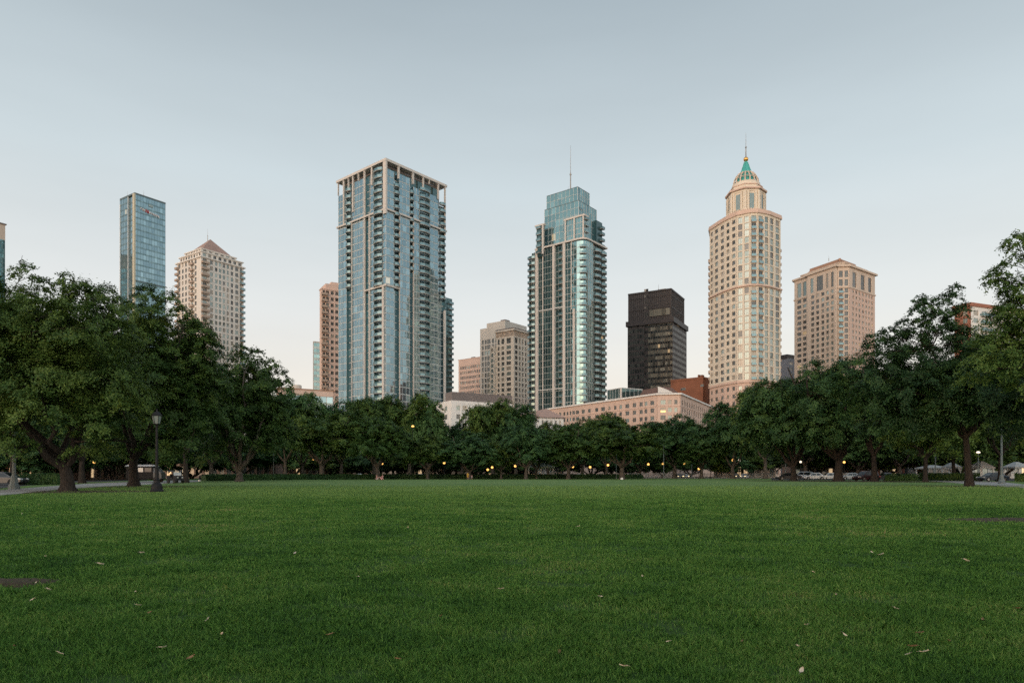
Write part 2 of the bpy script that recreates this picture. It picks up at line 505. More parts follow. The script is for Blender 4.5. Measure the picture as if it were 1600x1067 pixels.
def masonry_sides(B, wall, pl, ztop, z0, fh, colsL, colsR, mat='g_win', sill=.22, head=.88, dep=.35, mi=0):
    fl, fr = faces_of(pl)
    nf = int((ztop - z0) / fh); zb = ztop - nf * fh
    wall.prism(pl, 0, ztop, mi)
    punched(B, wall, fl, 0, fl.w + dep, zb, fh, nf, colsL(fl), sill, head, mat, dep, mi)
    punched(B, wall, fr, 0, fr.w, zb, fh, nf, colsR(fr), sill, head, mat, dep, mi)
    return fl, fr

def pxcols(fc, lst):
    out = []
    for a in lst:
        c, w = a[0], a[1]
        u0, u1 = fc.at(c - w / 2), fc.at(c + w / 2)
        out.append((u0, u1) + tuple(a[2:]))
    return out

# --- blue glass office tower with a sign, far on the left
def b_office():
    pl = block(210.5, 470, 56, 187.6, 258.4); D = 470
    zt = Zp(303.5, D)
    B = Building('office_tower', 'tall slim blue glass tower with red and white sign letters near its top', pl[1], 'office tower')
    cw = [M['g_blue'], M['spandrel'], M['mullion_dark']]
    fl, fr = faces_of(pl)
    core = B.part('core', [M['g_tealdk']]); core.prism(inset(pl, .6), 0, zt - .5)
    r = B.part('curtain_wall', cw)
    curtain(r, fr, 0, fr.w, 4, zt, 1.9, 4.0, sp=.22, mw=.04, fl=.08)
    u0, u1, u2, u3 = 0, fl.at(200.8), fl.at(206.0), fl.at(208.6)
    curtain(r, fl, 0, u1, 4, zt, 2.2, 4.0, sp=.22, mw=.05, fl=.14)
    curtain(r, fl, u1, u3, 4, zt - 1, 2.2, 4.0, d=-.5, sp=.3, mw=.1, fl=.3)
    f = B.part('fin', [M['fin_yellow'], M['mullion']])
    f.fbox(fl, u3, fl.w + .3, -.4, .7, 0, zt + .5, 0)
    f.fbox(fl, u1 - .5, u1, -.4, .4, 0, zt, 1)
    k = fl.at(190.5)
    f.fbox(fl, 0, .6, -.4, .3, 0, zt - 3, 1)
    p = B.part('parapet', [M['mullion_dark']]); cornice(p, pl, zt, 1.2, .15)
    fl2 = B.part('floor_band', [M['mullion_dark']]); fl2.fbox(fr, 0, fr.w, .05, .2, Zp(439, D), Zp(437, D))
    for f_, px_, h_ in ((fl, 192.5, 7), (fr, 228, 6)):
        q = f_.pt(f_.at(px_), -3, 0); a = MB(); mast(a, q[0], q[1], zt, zt + h_, .22); a.build('antenna', M['mast'], B.e)
    rp = B.part('roof_plant', [M['g_winlt']]); rp.fbox(fr, fr.at(232), fr.at(239), .1, .5, Zp(316, D), Zp(312.5, D))
    # sign: rough little blocks of letters, red on the left and white on the right, as far as the photograph lets one read them
    sg = MB(); us = fr.at(219); ue = fr.at(249); n = 11; zs = Zp(323.5, D)
    for i in range(n):
        a0 = us + (ue - us) * i / n; w = (ue - us) / n * .72; sl = -(ue - us) / n * i * 0.0
        m = 0 if i in (3, 4) else 1
        z = zs - i * .18
        h = 2.1 if i in (3, 4) else 1.5
        sg.fbox(fr, a0, a0 + w * .3, .25, .5, z - h / 2, z + h / 2, m)
        sg.fbox(fr, a0 + w * .3, a0 + w, .25, .5, z + h / 2 - .4, z + h / 2, m)
        if i % 2: sg.fbox(fr, a0 + w * .3, a0 + w, .25, .5, z - .2, z + .2, m)
        if i % 3: sg.fbox(fr, a0 + w * .75, a0 + w, .25, .5, z - h / 2, z + h / 2 - .4, m)
    sg.build('sign_lettering', [mat_plain('sign red', (0.5, 0.06, 0.06), .5), mat_plain('sign white', (0.7, 0.66, 0.66), .5)], B.e)
    B.finish()
b_office()

# --- beige apartment tower with a pyramid roof
def b_pyramid():
    D = 380; pl = block(314.5, D, 55, 277.5, 380)
    zt = Zp(402, D); fh = 3.35
    B = Building('apartment_tower', 'pale beige apartment tower with stepped top and brownish pyramid roof', pl[1], 'apartment tower')
    W = B.part('wall', [M['beige']])
    z0 = zt - 30 * fh
    cl = lambda f: pxcols(f, [(281, 3.6), (286.5, 2.6), (291.5, 2.6), (296.5, 2.6), (301, 3.0), (306.5, 3)])
    cr = lambda f: pxcols(f, [(319.5, 6.5), (330, 4.6, 'g_winlt'), (337.5, 3.8, 'g_winlt'), (343.5, 3.8, 'g_winlt'), (349.5, 3.8, 'g_winlt'), (355.5, 3.4, 'g_winlt'), (362, 3.8), (369.5, 5), (376, 3.4)])
    fl, fr = masonry_sides(B, W, pl, zt, 3, fh, cl, cr)
    for j in range(29):
        z = zt - (j + 1) * fh + .25
        B.balcony(fr, fr.at(319.5), z, 4.4, 1.5, 'slab_tan', 'slab_tan', .35)
        B.balcony(fr, fr.w - 1.0, z, 2.4, 1.6, 'slab_tan', 'g_rail', .35)
        B.balcony(fl, 1.2, z, 2.4, 1.6, 'slab_tan', 'slab_tan', .35)
        if j % 1 == 0: B.balcony(fl, fl.at(302), z, 3.4, 1.3, 'slab_tan', 'slab_tan', .35)
    C = B.part('cornice', [M['beige']])
    cornice(C, pl, zt, .7, 1.0)
    p2 = block(315, D + 2, 55, 282, 377.8)
    z2 = Zp(392, D)
    W.prism(p2, zt, z2)
    f2l, f2r = faces_of(p2)
    punched(B, W, f2l, 0, f2l.w + .35, zt + .7, z2 - zt - .7, 1, evenly(0, f2l.w, 8, .6), mat='g_win')
    punched(B, W, f2r, 0, f2r.w, zt + .7, z2 - zt - .7, 1, evenly(0, f2r.w, 8, .6), mat='g_win')
    cornice(C, p2, z2, .6, .8)
    p3 = block(315, D + 4, 55, 290, 368); z3 = Zp(385.5, D)
    W.prism(p3, z2, z3)
    f3l, f3r = faces_of(p3)
    punched(B, W, f3l, 0, f3l.w + .35, z2 + .6, z3 - z2 - .6, 1, evenly(0, f3l.w, 6, .6), .15, .85)
    punched(B, W, f3r, 0, f3r.w, z2 + .6, z3 - z2 - .6, 1, evenly(0, f3r.w, 6, .6), .15, .85)
    cornice(C, p3, z3, .5, .7)
    R = B.part('roof', [M['roof_red']])
    e = inset(p3, 1.0); apex = Vector((X(328.5, D + 16), D + 16, 0)); za = Zp(374, D + 16)
    for i in range(4):
        a, b = e[i], e[(i + 1) % 4]
        R.face([(a.x, a.y, z3 + .5), (b.x, b.y, z3 + .5), (apex.x, apex.y, za)])
    mast(B.part('antenna', [M['mast']]), apex.x - 1.5, apex.y, za - 1, za + 6, .2)
    B.finish()
b_pyramid()

# --- narrow tower at the very edge
def b_edge():
    D = 480; pl = block(-30, D, 60, -80, 7.5)
    B = Building('apartment_tower', 'sliver of a brown topped glass tower cut off by the edge above the oaks', pl[1], 'apartment tower')
    zt = Zp(351, D + 12)
    W = B.part('wall', [M['tan'], M['roof_grey']]); W.prism(pl, 0, zt - 11, 0)
    W.prism(inset(pl, -.2), zt - 11, zt, 0); W.prism(inset(pl, -.9), zt, zt + .7, 1)
    fl, fr = faces_of(pl)
    G_ = B.part('curtain_wall', [M['g_teal'], M['spandrel'], M['mullion_dark']])
    uv = max(2.0, fr.at(-4))
    curtain(G_, fr, uv, fr.w, 3, zt - 11, 2.2, 3.4, d=.2, sp=.2)
    punched(B, W, fr, 0, uv, 3, 3.4, int((zt - 14) / 3.4), evenly(0, uv, max(2, int(uv / 3)), .5), .2, .8); curtain(G_, fl, 0, fl.w, 3, zt - 11, 2.2, 3.4, d=.2, sp=.2)
    B.finish()
b_edge()

# --- pale green slab and salmon tower behind the large glass tower
def b_greenslab():
    D = 430; pl = block(490, D, 30, 489, 545)
    B = Building('office_tower', 'narrow pale green glass block peeking out behind the salmon tower', pl[1], 'office tower')
    zt = Zp(533, D)
    W = B.part('wall', [M['grey_conc']]); W.prism(pl, 0, zt)
    fl, fr = faces_of(pl)
    Q = B.part('curtain_wall', [M['g_teal'], M['g_winlt'], M['mullion']])
    curtain(Q, fr, 0, fr.w, 2, zt - 1, 1.8, 3.6, d=.2, sp=.4, fl=.3)
    B.finish()
b_greenslab()

def b_salmon():
    D = 370; pl = block(503, D, 30, 500.5, 560)
    B = Building('apartment_tower', 'salmon coloured apartment tower half hidden behind the tall glass tower', pl[1], 'apartment tower')
    zt = Zp(452, D); fh = 3.35
    W = B.part('wall', [M['orange']])
    fl, fr = masonry_sides(B, W, pl, zt, 3, fh, lambda f: [], lambda f: pxcols(f, [(506, 4), (511.5, 4.6), (519, 4.6), (526, 4.6), (533, 4.6), (540, 4.6)]), sill=.3, head=.85)
    W.prism([fr.pt(fr.at(509), 0, 0), fr.pt(fr.w, 0, 0), fr.pt(fr.w, -12, 0), fr.pt(fr.at(509), -12, 0)], zt, Zp(442, D))
    W.prism([fr.pt(fr.at(518), -.6, 0), fr.pt(fr.w, -.6, 0), fr.pt(fr.w, -12, 0), fr.pt(fr.at(518), -12, 0)], Zp(442, D), Zp(438, D))
    c = B.part('cornice', [M['orange']]); cornice(c, pl, zt, .5, .6)
    for j in range(26):
        B.balcony(fr, 1.2, zt - (j + 1) * fh + .3, 3.2, 1.4, 'slab_tan', 'slab_tan', .35)
    B.finish()
b_salmon()

# --- the large glass tower
def b_glass():
    D = 290; pl = block(603, D, 49.5, 529, 695)
    B = Building('apartment_tower', 'largest blue glass tower with pale roof frame and stacked pointed balconies', pl[1], 'apartment tower')
    zr = Zp(249, D); zt = zr - 1.3; fh = 3.07
    zb1 = Zp(327, D); zb2 = Zp(446, D)
    fl, fr = faces_of(pl)
    core = B.part('core', [M['g_tealdk']])
    core.prism(inset(pl, 1.9), 0, zt - 1.0)
    g = [M['g_blue'], M['spandrel'], M['mullion']]
    Q = B.part('curtain_wall', g)
    def zat(fc, px, py): return Zp(py, fc.pt(fc.at(px), 0, 0)[1])
    def bays(fc, lst):
        for (a, b, d, ztop, bay) in lst:
            u0 = max(0, fc.at(a)); u1 = min(fc.w, fc.at(b))
            zz = 2 + fh * int((ztop - 2) / fh)
            curtain(Q, fc, u0, u1, 2, zz, bay, fh, d=d, sp=.13, mw=.09, fl=.26)
            # returns at the sides of a recessed bay
            if d < 0:
                for u in (u0, u1):
                    core.fbox(fc, u - .06, u + .06, d - .3, -.02, 0, zz)
    zo = zat(fl, 530, 304)
    bays(fl, [(529, 536, 0, zo, 2.1), (536, 541.5, 0, zt - 3, 2.1), (541.5, 550, -1.2, zt - 4, 2.1), (550, 571, 0, zt - 1.2, 2.1), (571, 579, -1.1, zt - 2.5, 2.1), (579, 584.5, 0, zt - 2, 2.1), (584.5, 598.5, -1.2, zt - 2.5, 2.1), (598.5, 603, 0, zt - 1.5, 2.1)])
    bays(fr, [(603, 615.5, 0, zt - 2, 2.1), (615.5, 623.5, -1.2, zt - 2.5, 2.1), (623.5, 640, 0, zt - 2, 2.1), (640, 646, -1.2, zt - 3, 2.1), (646, 655, 0, zt - 3, 2.1), (655, 671.5, -1.2, zt - 4, 2.1), (671.5, 684.5, 0, zt - 5, 2.1), (684.5, 695, -1.0, zt - 7, 2.1)])
    RF = B.part('roof', [M['frame_white'], M['roof_grey']])
    o = inset(pl, -.8)
    # roof frame: a slab ring carried on the columns
    inn = inset(pl, 3.0)
    for i in range(4):
        a, b = o[i], o[(i + 1) % 4]; c, d = inn[(i + 1) % 4], inn[i]
        RF.prism([a, b, c, d], zr - .9, zr + .15, 0)
    RF.prism(inset(pl, 2.0), zt - 1.0, zt - .2, 1)
    RF.fbox(fr, 6, 16, -14, -6, zr - 1, zr + 1.4, 1)
    Cm = {}
    def colm(fc, px, w, z0, z1, dd=.6, d0=-.1):
        u = fc.at(px) if px is not None else 0
        w *= .75; mb = MB(); mb.fbox(fc, u - w / 2, u + w / 2, d0, dd, z0, z1); mb.build('column', M['frame_white'], B.e)
    for px, w, zl in ((538, .9, zat(fl, 538, 352)), (545.5, .6, zat(fl, 545, 302)), (552.5, .8, zat(fl, 552, 332)), (561, .5, zat(fl, 561, 283)), (570.5, .9, 0), (582, .9, zat(fl, 582, 290))):
        colm(fl, px, w, zl, zr - .9)
    mb = MB()
    t = fl.w; mb.fbox(fl, t - 1.2, t + .7, -.2, .7, zb1 - 2, zr - .9); mb.build('column', M['frame_white'], B.e)
    for px, w, zl in ((622, 1.0, zat(fr, 622, 280)), (644.5, 1.2, zat(fr, 644, 288)), (660.5, .8, zat(fr, 660, 296)), (670, .5, zat(fr, 670, 288)), (684, .9, zat(fr, 684, 312)), (694.6, .7, zb1 - 2)):
        colm(fr, px, w, zl, zr - .9)
    colm(fl, 529.3, .5, zat(fl, 529.5, 306), zr - .9, .5)
    for fc, px, w, z1 in ((fl, 578.2, .8, zb1), (fl, 599.5, 1.5, zb2), (fr, 694.3, 1.3, zat(fr, 694, 485)), (fl, 550.5, .35, zb1), (fr, 645.5, .4, zb1), (fr, 623.8, .3, zb1)):
        colm(fc, px, w, 0, z1, .55)
    # stone belts
    bl = B.part('belt_course', [M['frame_white']])
    for i in range(4): pass
    P1 = inset(pl, -.75)
    bl.prism(P1, zb1 - .35, zb1 + .35)
    bl.fbox(fl, fl.at(571), fl.w + .6, -.3, .6, zb2 - .3, zb2 + .3); bl.fbox(fr, 0, fr.at(624), -.3, .6, zb2 - .3, zb2 + .3)
    # balconies
    def stack(fc, pxa, pxb, ya, yb, dep=.8, wedge=.7, d=-.1):
        ua, ub = fc.at(pxa), fc.at(pxb)
        z = 2 + fh * math.ceil((zat(fc, pxa, yb) - 2) / fh)
        while z < zat(fc, pxa, ya):
            B.balcony(fc, (ua + ub) / 2, z, ub - ua, dep, 'slab', 'g_rail', d, wedge); z += fh
    stack(fl, 541.8, 549.5, 300, 452)
    stack(fl, 584.8, 598.2, 262, 640, .7, .8)
    stack(fr, 616, 623, 283, 452, .8, .5)
    stack(fr, 640.5, 646, 292, 430, .6, .4)
    stack(fr, 655.3, 671, 296, 640, .8, .7)
    stack(fr, 686.5, 695, 310, 470, .9, .7)
    B.finish()
b_glass()

def b_dark_balcony():
    D = 385; pl = block(690, D, 50, 650, 706)
    B = Building('apartment_tower', 'dark teal tower edge with saw tooth balconies behind the largest glass tower', pl[1], 'apartment tower')
    zt = Zp(463, D)
    fl, fr = faces_of(pl)
    W = B.part('wall', [M['g_tealdk']]); W.prism(pl, 0, zt)
    Q = B.part('curtain_wall', [M['g_tealdk'], M['spandrel'], M['mullion_dark']])
    curtain(Q, fr, 0, fr.w, 2, zt, 1.8, 3.2, d=.1, sp=.2); curtain(Q, fl, 0, fl.w, 2, zt, 1.8, 3.2, d=.1, sp=.2)
    for j in range(30):
        B.balcony(fr, fr.w - 1.5, zt - (j + 1) * 3.2, 3.4, 1.3, 'slab', 'g_rail', .1)
    B.finish()
b_dark_balcony()

# --- low rise with blue glazing and a round tank
def b_lowblue():
    D = 262; pl = block(438, D, 30, 432, 520)
    B = Building('low_building', 'low pinkish building with blue glazed band and round roof tank', pl[1], 'building')
    zt = Zp(607, D)
    fl, fr = faces_of(pl)
    W = B.part('wall', [M['pink'], M['roof_tan']])
    W.prism(pl, 0, zt); W.fbox(fr, 0, fr.w, 0, .6, zt - 2.2, zt, 0); W.prism(inset(pl, -.8), zt, zt + .4, 1)
    Q = B.part('curtain_wall', [M['g_blue'], M['g_winlt'], M['mullion']])
    curtain(Q, fr, 0, fr.w, 1, zt - 2.2, 2.6, 3.4, d=.15, sp=.3, fl=.5, mw=.25)
    T = B.part('roof_tank', [M['grey_conc']])
    c = fr.pt(fr.at(469), -6, 0); T.lathe(c, [(1.9, zt), (1.9, zt + 2.2), (1.7, zt + 2.5)], 16)
    B.finish()
b_lowblue()

# --- pink office, grey tower, beige tower with a columned top
def b_pinkoffice():
    D = 470; pl = block(760, D, 50, 717, 800)
    B = Building('office_block', 'flat topped pink office block with rows of small dark windows', pl[1], 'office block')
    zt = Zp(557, D)
    W = B.part('wall', [M['orange']])
    fl, fr = faces_of(pl); dep = .35
    W.prism(pl, 0, zt)
    nf = 9; fh = 3.55; ztw = zt - 4.2
    punched(B, W, fl, 0, fl.w + dep, ztw - nf * fh, fh, nf, evenly(0, fl.w, 12, .62, 1.5), .3, .85)
    W.fbox(fl, 0, fl.w + dep, 0, dep, ztw, zt); W.fbox(fl, 0, fl.w, 0, dep, 0, ztw - nf * fh)
    cornice(B.part('cornice', [M['orange']]), pl, zt, .5, .5)
    B.part('roof_plant', [M['roof_grey']]).fbox(fl, fl.at(733), fl.at(738), -4, -2, zt, zt + 1.6)
    B.finish()
b_pinkoffice()

def b_greytower():
    D = 450; pl = block(789, D, 52, 750.8, 824)
    B = Building('office_tower', 'blank topped grey concrete tower standing behind the beige columned one', pl[1], 'office tower')
    zt = Zp(508, D); z2 = Zp(500.5, D)
    fl, fr = faces_of(pl)
    W = B.part('wall', [M['grey_conc']])
    W.prism(pl, 0, zt)
    W.prism(block(789, D + .3, 52, 760.5, 823), zt, z2)
    dep = .4; fh = 3.7; ztw = zt - 7.5; nf = 14
    cols = pxcols(fl, [(755, 3), (759.5, 3), (764.5, 5), (771, 3), (776, 3), (781, 3)])
    punched(B, W, fl, 0, fl.w + dep, ztw - nf * fh, fh, nf, cols, .12, .9, 'g_win', dep)
    W.fbox(fl, 0, fl.w + dep, 0, dep, ztw, zt); W.fbox(fr, 0, fr.w, 0, dep, 0, zt)
    p = B.part('roof_plant', [M['roof_grey']])
    p.fbox(fr, 4, 9, -7, -3, z2, z2 + 1.8); mast(p, *fr.pt(11, -6, 0)[:2], z2, z2 + 4, .2)
    B.finish()
b_greytower()

def b_beigetower():
    D = 405; pl = block(802.7, D, 52, 775.8, 826)
    B = Building('apartment_tower', 'beige tower with columned top floor in front of the grey concrete tower', pl[1], 'apartment tower')
    zt = Zp(514, D); fl, fr = faces_of(pl); dep = .4; fh = 3.15
    W = B.part('wall', [M['beige_pale']])
    W.prism(pl, 0, zt)
    ztw = zt - 9.0; nf = int((ztw - 4) / fh)
    cl = pxcols(fl, [(779.7, 3.0), (786.3, 4.4), (795.5, 6.8)]); cr = pxcols(fr, [(806, 4.0), (811.5, 2.2), (816.2, 2.2), (820.8, 2.2)])
    punched(B, W, fl, 0, fl.w + dep, ztw - nf * fh, fh, nf, cl, .2, .86, 'g_win', dep)
    punched(B, W, fr, 0, fr.w, ztw - nf * fh, fh, nf, cr, .2, .86, 'g_win', dep)
    punched(B, W, fl, 0, fl.w + dep, ztw, 4.6, 1, cl, .2, .9, 'g_win', dep)
    punched(B, W, fr, 0, fr.w, ztw, 4.6, 1, cr, .2, .9, 'g_win', dep)
    # top colonnade under the cornice
    W.fbox(fl, 0, fl.w + dep, 0, dep, ztw + 4.6, ztw + 5.0); W.fbox(fr, 0, fr.w, 0, dep, ztw + 4.6, ztw + 5.0)
    CP = B.part('colonnade', [M['tan']])
    for fc, n in ((fl, 14), (fr, 12)):
        for i in range(n + 1):
            u = fc.w * i / n; CP.fbox(fc, u - .2, u + .2, 0, .5, ztw + 5.0, zt - .8)
    C = B.part('cornice', [M['beige_pale'], M['roof_grey']]); cornice(C, pl, zt - .8, .9, 1.1); cornice(C, pl, zt + .1, .8, .5, 1)
    # lower side bay
    f2 = Face(fl.pt(fl.at(768.2), 1.5, 0), fl.pt(0, 1.5, 0))
    z2 = Zp(537, D)
    pl2 = [f2.pt(0, 0, 0), f2.pt(f2.w, 0, 0), f2.pt(f2.w, -10, 0), f2.pt(0, -10, 0)]
    W.prism(pl2, 0, z2)
    nf2 = int((z2 - 5) / fh)
    punched(B, W, f2, 0, f2.w, z2 - 1 - nf2 * fh, fh, nf2, [(f2.w * .25, f2.w * .75, 'g_winlt')], .2, .86, 'g_winlt', dep)
    W.fbox(f2, 0, f2.w, 0, dep, z2 - 1, z2)
    B.finish()
b_beigetower()

# --- white low block with slate roof
def b_whitelow():
    D = 236; pl = block(706, D, 32, 625, 800)
    B = Building('low_building', 'white low block with small windows below a grey metal parapet', pl[1], 'building')
    zt = Zp(625.5, D); fl, fr = faces_of(pl); dep = .3; fh = 3.0
    W = B.part('wall', [M['white_wall']]); W.prism(pl, 0, zt)
    nf = 5
    punched(B, W, fr, 0, fr.w, zt - 1.1 - nf * fh, fh, nf, pxcols(fr, [(715.5, 6), (725.5, 7), (741.5, 4), (746, 3.5), (750.5, 3), (761, 5), (768, 5), (780, 6)]), .25, .8, 'g_win', dep)
    punched(B, W, fl, 0, fl.w + dep, zt - 1.1 - nf * fh, fh, nf, pxcols(fl, [(640, 6), (660, 6), (680, 6), (698, 4)]), .25, .8, 'g_win', dep)
    W.fbox(fr, 0, fr.w, 0, dep, zt - 1.1, zt); W.fbox(fl, 0, fl.w + dep, 0, dep, zt - 1.1, zt)
    R = B.part('roof', [M['roof_grey']])
    r = block(706, D + .6, 32, 696, 800)
    R.prism(r, zt, Zp(611.5, D), 0)
    fR = Face(r[1], r[2])
    for i in range(60): R.fbox(fR, i * .55, i * .55 + .1, 0, .06, zt, Zp(611.5, D))
    B.finish()
b_whitelow()

# --- central glass tower with mast
def b_central():
    D = 330; pl = block(913, D, 51.5, 825, 947)
    B = Building('apartment_tower', 'central dark glass tower with stepped glass crown and a tall thin mast', pl[1], 'apartment tower')
    zt = Zp(372.5, D); fh = 3.12
    fl, fr = faces_of(pl)
    core = B.part('core', [M['g_tealdk']]); core.prism(inset(pl, 2.2), 0, zt)
    T = [M['g_teal'], M['spandrel'], M['mullion']]; K = [M['g_tealdk'], M['g_tealdk'], M['mullion_mid']]
    q = B.part('curtain_wall', T); k = B.part('recessed_glazing', K, 'curtain_wall')
    U = fl.at
    curtain(k, fl, 0, U(831), 2, zt - 4, 1.7, fh, d=-1.0, sp=.15, fl=.2)
    curtain(q, fl, U(831), U(838), 2, zt - 1, 1.5, fh, sp=.15)
    curtain(k, fl, U(840.5), U(848), 2, zt - .5, 1.6, fh, d=-.4, sp=.12, fl=.2)
    curtain(k, fl, U(848), U(864), 2, zt - .5, 1.6, fh, d=-.1, sp=.12, fl=.22)
    curtain(k, fl, U(866.5), U(881), 2, zt - .5, 1.6, fh, d=-.8, sp=.12, fl=.22)
    curtain(q, fl, U(882.5), U(901), 2, zt - .5, 1.7, fh, sp=.13, tilt=.004)
    # rounded corner: facets between the two faces
    a = fl.pt(U(901), 0, 0); b = fr.pt(fr.at(918.5), 0, 0)
    c0 = pl[1]
    pts = []
    for i in range(5):
        t = i / 4; p = Vector(a) * (1 - t) ** 2 + Vector(c0) * 2 * t * (1 - t) + Vector(b) * t ** 2; pts.append(p)
    for p0, p1 in zip(pts, pts[1:]):
        f = Face(p0, p1); curtain(q, f, 0, f.w, 2, zt - .5, f.w, fh, sp=.13, mw=.06)
    curtain(q, fr, fr.at(918.5), fr.at(926.5), 2, zt - .5, 1.6, fh, sp=.13, tilt=.004)
    curtain(k, fr, fr.at(926.5), fr.w, 2, zt - 1, 2.0, fh, d=-.5, sp=.15, fl=.25)
    core.fbox(fl, U(897), U(901), -2.4, -.05, 0, zt); core.fbox(fr, fr.at(919), fr.at(926), -2.4, -.05, 0, zt)
    def colm(fc, px, w, z0, z1, dd=.5):
        u = fc.at(px); mb = MB(); mb.fbox(fc, u - w / 2, u + w / 2, -.8, dd, z0, z1); mb.build('column', M['frame_white'], B.e)
    for px, w in ((839.2, 1.6), (865.3, 1.3), (881.7, 1.4)): colm(fl, px, w, 0, zt)
    colm(fl, 848.2, .5, 0, zt, .15); colm(fl, 897.2, 1.2, 0, Zp(480, D)); colm(fl, 893, .35, Zp(480, D), zt, .2)
    c = B.part('cornice', [M['frame_white']])
    cp = [Vector(fl.pt(U(838), 0, 0)), Vector(a)] + pts[1:-1] + [Vector(b), Vector(fr.pt(fr.w, 0, 0)), Vector(pl[3]), Vector(fl.pt(U(838), -12, 0))]
    c.prism(inset(cp, -.6), zt, zt + .8)
    core.prism(inset(pl, 3.2), zt, zt + .3)
    lb = B.part('belt_course', [M['mullion']])
    lb.fbox(fl, U(840.5), U(881), 0, .25, Zp(474, D), Zp(472.5, D)); lb.fbox(fl, U(840.5), U(881), 0, .25, Zp(604, D), Zp(602.5, D))
    # balconies
    z = 2 + fh * 8
    while z < zt - 3:
        B.balcony(fl, 2.4, z, 4.6, 1.5, 'slab', 'g_rail', -.9, .6)
        fc = Face(pts[1], pts[3]); B.balcony(fc, fc.w / 2, z, 3.6, .9, 'slab', 'g_rail', .2, .5)
        u0 = fr.at(928); n = 2
        for i in range(2):
            ua = fr.at((928, 938)[i]); ub = fr.at((938, 946.5)[i])
            B.balcony(fr, (ua + ub) / 2, z + (i % 2) * .0, ub - ua - .5, 1.0, 'slab', 'g_rail', -.2, .9)
        B.balcony(fl, U(876), z, (U(879.5) - U(873)), .7, 'slab', 'g_rail', -.75)
        z += fh
    # stepped crown
    pa = block(904, D + 6, 51.5, 851, 932); za = Zp(313.5, D + 6)
    pb = block(902.5, D + 7, 51.5, 854.3, 921); zb = Zp(292.5, D + 7)
    for key, p, zz in (('crown_base', pa, za), ('crown', pb, zb)):
        core.prism(inset(p, .5), zt, zz - .3)
        f1, f2 = faces_of(p)
        z0 = zt + .8 if key == 'crown_base' else za - .0
        for f in (f1, f2):
            z00 = zt + .8 if not (key == 'crown') else zt + .8
            d = 0 if key == 'crown_base' else .35
            curtain(q, f, 0, f.w, z00, zz, 2.4, 3.4, d=d if key == 'crown_base' else .0, sp=0, mw=.12, fl=.12)
        cornice(B.part('parapet', [M['mullion_dark']]), p, zz, .3, .05)
    # front shoulder with frame, left shoulder with balconies
    ps = block(912.5, D + 2.2, 51.5, 883, 917.5); zs = Zp(334, D + 2)
    core.prism(inset(ps, .4), zt, zs - .4)
    for f in faces_of(ps): curtain(q, f, 0, f.w, zt + .8, zs - 1, 1.8, 3.1, sp=.1)
    f1, f2 = faces_of(ps)
    sf = B.part('shoulder_frame', [M['frame_white']])
    cornice(sf, ps, zs - 1, .9, .5)
    for u in (0.3, f1.w * .5, f1.w - .3): sf.fbox(f1, u - .35, u + .35, 0, .45, zt + .8, zs - 1)
    for i in range(4): B.balcony(f2, f2.w * .5 + .4, zt + 1 + i * 3.1, 2.6, .9, 'slab', 'g_rail', .1)
    for i in range(2): B.balcony(faces_of(pb)[1], 1.6, zs + 1 + i * 3.1, 2.6, 1.0, 'slab', 'g_rail', .1)
    p3 = block(849.5, D + 14, 51.5, 837.2, 851.5); z3 = Zp(350, D + 14)
    core.prism(inset(p3, 1.0), zt - 4, z3 - .4)
    g1, g2 = faces_of(p3)
    curtain(k, g1, 0, g1.w, zt - 2, z3 - .4, 2, 3.1, d=-.8)
    sf = B.part('side_frame', [M['frame_white']], 'shoulder_frame')
    cornice(sf, p3, z3 - .5, .7, .4); sf.fbox(g1, g1.w - .9, g1.w, -.3, .4, zt - 3, z3 - .5)
    for i in range(5): B.balcony(g1, g1.w * .38, zt - 2 + i * 3.1, g1.w * .6, 1.2, 'slab', 'g_rail', -.6)
    p4 = block(932, D + 16, 51.5, 925, 941); z4 = Zp(344, D + 16)
    core.prism(p4, zt - 2, z4)
    h1, h2 = faces_of(p4)
    for i in range(5): B.balcony(h2, h2.w - 1.0, zt - 1 + i * 3.1, 3.0, 1.3, 'slab', 'g_rail', .1)
    mx = X(891.5, D + 14)
    an = B.part('antenna', [M['mast']]); mast(an, mx, D + 14, zb - 1, Zp(227.5, D + 14), .34)
    for px in (888, 897, 901, 905):
        a_ = MB(); mast(a_, X(px, D + 12), D + 12, zb, zb + 2.4, .12); a_.build('aerial', M['mast'], B.e)
    B.finish()
b_central()

# --- low brown roofed houses in front of the hotel
def b_brownroof():
    D = 222; pl = block(842, D, 20, 792, 880)
    B = Building('low_building', 'low white building with hipped brown roof below the central glass tower', pl[1], 'building')
    fl, fr = faces_of(pl); ze = Zp(652, D); dep = .25
    W = B.part('wall', [M['white_wall']]); W.prism(pl, 0, ze)
    punched(B, W, fr, 0, fr.w, ze - 2.9 * 3 - .3, 2.9, 3, evenly(0, fr.w, 5, .5, .5), .2, .8, 'g_win', dep)
    punched(B, W, fl, 0, fl.w + dep, ze - 2.9 * 3 - .3, 2.9, 3, evenly(0, fl.w, 8, .5, .5), .2, .8, 'g_win', dep)
    R = B.part('roof', [M['roof_red']])
    o = inset(pl, -.8); i_ = inset(pl, 4.2)
    R.prism(o, ze + .02, Zp(636, D), pts2=i_)
    B.finish()
b_brownroof()

